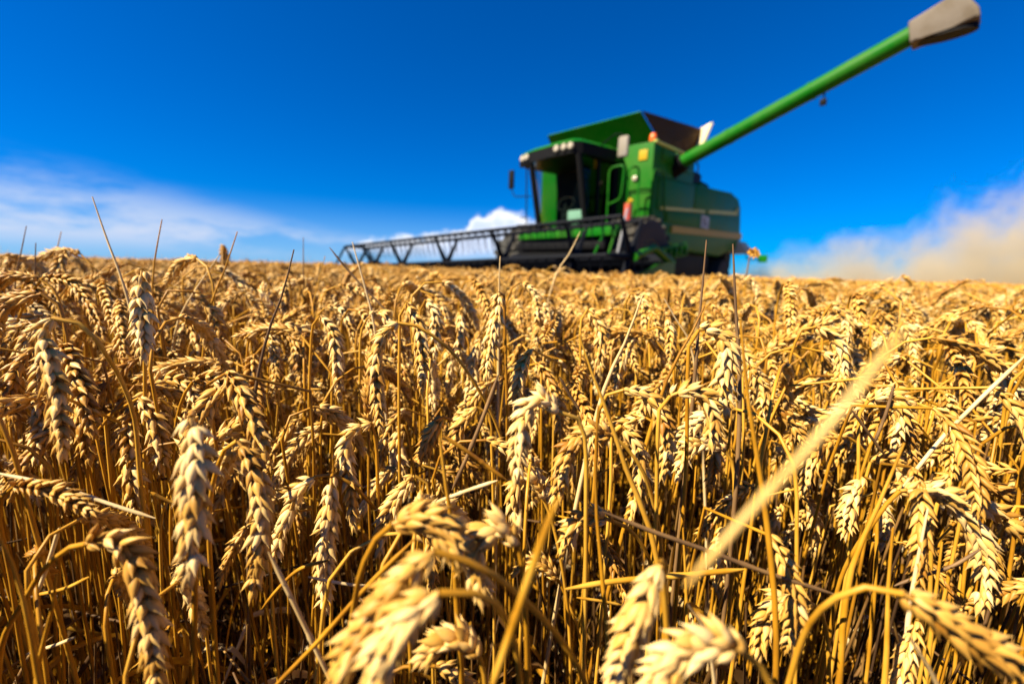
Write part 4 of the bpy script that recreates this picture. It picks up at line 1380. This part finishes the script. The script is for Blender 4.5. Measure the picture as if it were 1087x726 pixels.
# single stalks out to a few metres all round the camera's standing place
R1 = 5.2
step = 0.048
n_ = int(R1 / step)
for i in range(-n_, n_ + 1):
    for j in range(-n_, n_ + 1):
        x, y = (i + r.uniform(-.48, .48)) * step, (j + r.uniform(-.48, .48)) * step
        d = math.hypot(x, y)
        if d > R1 or in_swath(x, y):
            continue
        inwedge = y > 0.1 and abs(x) < y * 1.32 + 0.05
        if inwedge and d < r_out:
            continue
        if not inwedge:
            if y < -0.25 and d > 1.6 or d > 3.2 and abs(x) > abs(y) * 2.2:
                continue
            if (y > 0.0 and abs(x) < max(0.24, y * 1.32 + 0.17)) or (d < 0.34 and x > 0) or (y < 0.02 and math.hypot(x, y) < 0.27):
                continue
        pts.append((x, y, 0.0))
        idx.append(int(r.integers(NM)))
        rot.append((r.normal(0, .03), r.normal(0, .03), r.uniform(0, 6.283)))
        scl.append((1.0 + r.normal(0, 0.028)) * rolling(x, y) * (0.985 if d < 0.8 else 1.0))
# square-metre patches beyond
for i in range(-105, 106):
    for j in range(-2, 95):
        x, y = i + 0.5, j + 0.5
        d = math.hypot(x, y)
        if d < R1 - 0.2 or d > 95 or abs(x) > y * 1.55 + 4:
            continue
        if in_swath(x, y) or in_swath(x + .5, y + .5) or in_swath(x - .5, y - .5) or in_swath(x + .5, y - .5) or in_swath(x - .5, y + .5):
            # fill the cut edge with single stalks
            if d < 14:
                for _ in range(300):
                    xx, yy = x + r.uniform(-.5, .5), y + r.uniform(-.5, .5)
                    if not in_swath(xx, yy) and math.hypot(xx, yy) > R1:
                        pts.append((xx, yy, 0.0))
                        idx.append(int(r.integers(NM)))
                        rot.append((r.normal(0, .03), r.normal(0, .03), r.uniform(0, 6.283)))
                        scl.append((1.0 + r.normal(0, 0.028)) * rolling(xx, yy))
            continue
        pts.append((x, y, 0.0))
        idx.append(NM + int(r.integers(NPATCH)))
        rot.append((0, 0, int(r.integers(4)) * math.pi / 2))
        scl.append(rolling(x, y))
scatter_object('wheat_field', pts, idx, rot, scl, vcol, 'golden ripe wheat field stretching away to the skyline', 'wheat field')

# dry leaf blades, thin tillers and snapped straw under the ears
ucol = bpy.data.collections.new('undergrowth_shapes')
NU = 8
for k in range(NU):
    r = np.random.default_rng(500 + k)
    g = G()
    for q in range(13):                                  # barren stems
        x, y = r.uniform(-.09, .09, 2)
        h = r.uniform(.45, .70)
        lx, ly = r.normal(0, .05, 2)
        C, _ = resample(np.array([[x, y, 0], [x + lx * .4, y + ly * .4, h * .5], [x + lx, y + ly, h]]), 9)
        g.tube(C, np.linspace(.0019, .0009, 9), 5, r.uniform(0, .9), 0)
    for q in range(16):                                  # withered blades
        x, y = r.uniform(-.10, .10, 2)
        a_ = r.uniform(0, 6.283)
        leaf_into(g, (x, y, r.uniform(.10, .52)), (math.cos(a_), math.sin(a_), .3), r.uniform(.12, .26), int(r.integers(1e6)), 0, r.uniform(.003, .0065), r.uniform(-.1, .8))
    for q in range(5):                                   # snapped straws
        p0 = np.array([*r.uniform(-.12, .12, 2), r.uniform(.2, .6)])
        v_ = unit(r.normal(0, 1, 3) * np.array([1, 1, .45]))
        L0 = r.uniform(.06, .2)
        g.tube(np.array([p0 - v_ * L0 / 2, p0, p0 + v_ * L0 / 2]), [.0016, .0015, .0011], 5, r.uniform(0, 1), 0)
    ucol.objects.link(bpy.data.objects.new('tangle_%02d' % k, g.mesh('tangle_shape', [WITHER])))
pts, idx, rot, scl = [], [], [], []
r = np.random.default_rng(78)
for i in range(-60, 61):
    for j in range(-12, 61):
        x, y = (i + r.uniform(-.4, .4)) * .095, (j + r.uniform(-.4, .4)) * .095
        d = math.hypot(x, y)
        if d > 5 or in_swath(x, y) or d < 0.17 or (y < 0.22 and abs(x) < .16):
            continue
        if y < -.2 and d > 1 or abs(x) > y * 1.6 + 1.2:
            continue
        pts.append((x, y, 0.0))
        idx.append(int(r.integers(NU)))
        rot.append((0, 0, r.uniform(0, 6.283)))
        scl.append(r.uniform(.8, 1.05) * (0.8 if d < .4 else 1))
scatter_object('dry_undergrowth', pts, idx, rot, scl, ucol, 'tangle of dry leaf blades and barren stems beneath the ears', 'undergrowth')

# ------------------------------------------------------------------ dust behind the machine
def build_dust():
    g = bmesh.new()
    DF = [0, .05, .18, .27, .33, .38, .43, .53, 1.0]
    DH = [0.7, 1.5, 1.8, 2.2, 3.0, 3.7, 4.1, 4.8, 6.0]
    secs = []
    n = 14
    rr = np.random.default_rng(5)
    # centre line runs from the tail of the machine to the right; height grows away from it
    for k in range(31):
        f = k / 30
        cx, cyv = 7.6 + f * 24.0, 14.2 + f * 5.0
        top = float(np.interp(f, DF, DH)) * 1.25 + 0.2 + 0.12 * math.sin(k * 2.1)
        wid = 1.0 + 2.2 * f
        ring = []
        for q in range(n):
            a = math.pi * q / (n - 1)
            rad = 1 + 0.08 * math.sin(3 * a + k)
            ring.append(g.verts.new((cx + 0.1 * math.sin(a * 5 + k), cyv + wid * math.cos(a) * rad, 0.35 + top * math.sin(a) * rad)))
        secs.append(ring)
    for i in range(len(secs) - 1):
        for q in range(n - 1):
            g.faces.new((secs[i][q], secs[i][q + 1], secs[i + 1][q + 1], secs[i + 1][q]))
        g.faces.new((secs[i][n - 1], secs[i][0], secs[i + 1][0], secs[i + 1][n - 1]))
    g.faces.new(secs[0][::-1])
    g.faces.new(secs[-1])
    bmesh.ops.recalc_face_normals(g, faces=g.faces[:])
    me = bpy.data.meshes.new('dust_cloud')
    g.to_mesh(me)
    g.free()
    m, t = material('dust')
    tc = t('ShaderNodeTexCoord')
    o = tc.outputs['Object']
    n1 = t.noise(o, 0.75, 7.0, 0.7)
    sep = t('ShaderNodeSeparateXYZ', o)
    x, y, z = sep.outputs
    f = t.m('DIVIDE', t.m('SUBTRACT', x, 7.6), 24.0)
    rp = t('ShaderNodeValToRGB', f)
    e = rp.color_ramp.elements
    e[0].position, e[0].color = 0.0, (DH[0] / 8,) * 3 + (1,)
    e[1].position, e[1].color = 1.0, (DH[-1] / 8,) * 3 + (1,)
    for p_, h_ in list(zip(DF, DH))[1:-1]:
        e.new(p_).color = (h_ / 8,) * 3 + (1,)
    topn = t.m('MULTIPLY', rp.outputs[0], 8.0)
    rel = t.m('DIVIDE', t.m('SUBTRACT', z, 0.5), topn)
    lvl = t.m('SUBTRACT', t.m('ADD', t.m('MULTIPLY', n1, 3.6), -0.98), t.m('MULTIPLY', rel, 1.05))
    den = t.m('MULTIPLY', t.step(lvl, -0.2, 1.0), t.step(f, -0.05, 0.05))
    den = t.m('MULTIPLY', den, 0.7)
    vol = t('ShaderNodeVolumePrincipled')
    vol.inputs['Color'].default_value = (0.74, 0.64, 0.45, 1)
    t.put(vol.inputs['Density'], den)
    vol.inputs['Anisotropy'].default_value = 0.0
    out = t('ShaderNodeOutputMaterial')
    t.l.new(vol.outputs[0], out.inputs['Volume'])
    me.materials.append(m)
    ob = bpy.data.objects.new('dust_cloud', me)
    COL.objects.link(ob)
    tag(ob, 'tan dust cloud drifting off behind the combine', 'dust', kind='stuff')


build_dust()
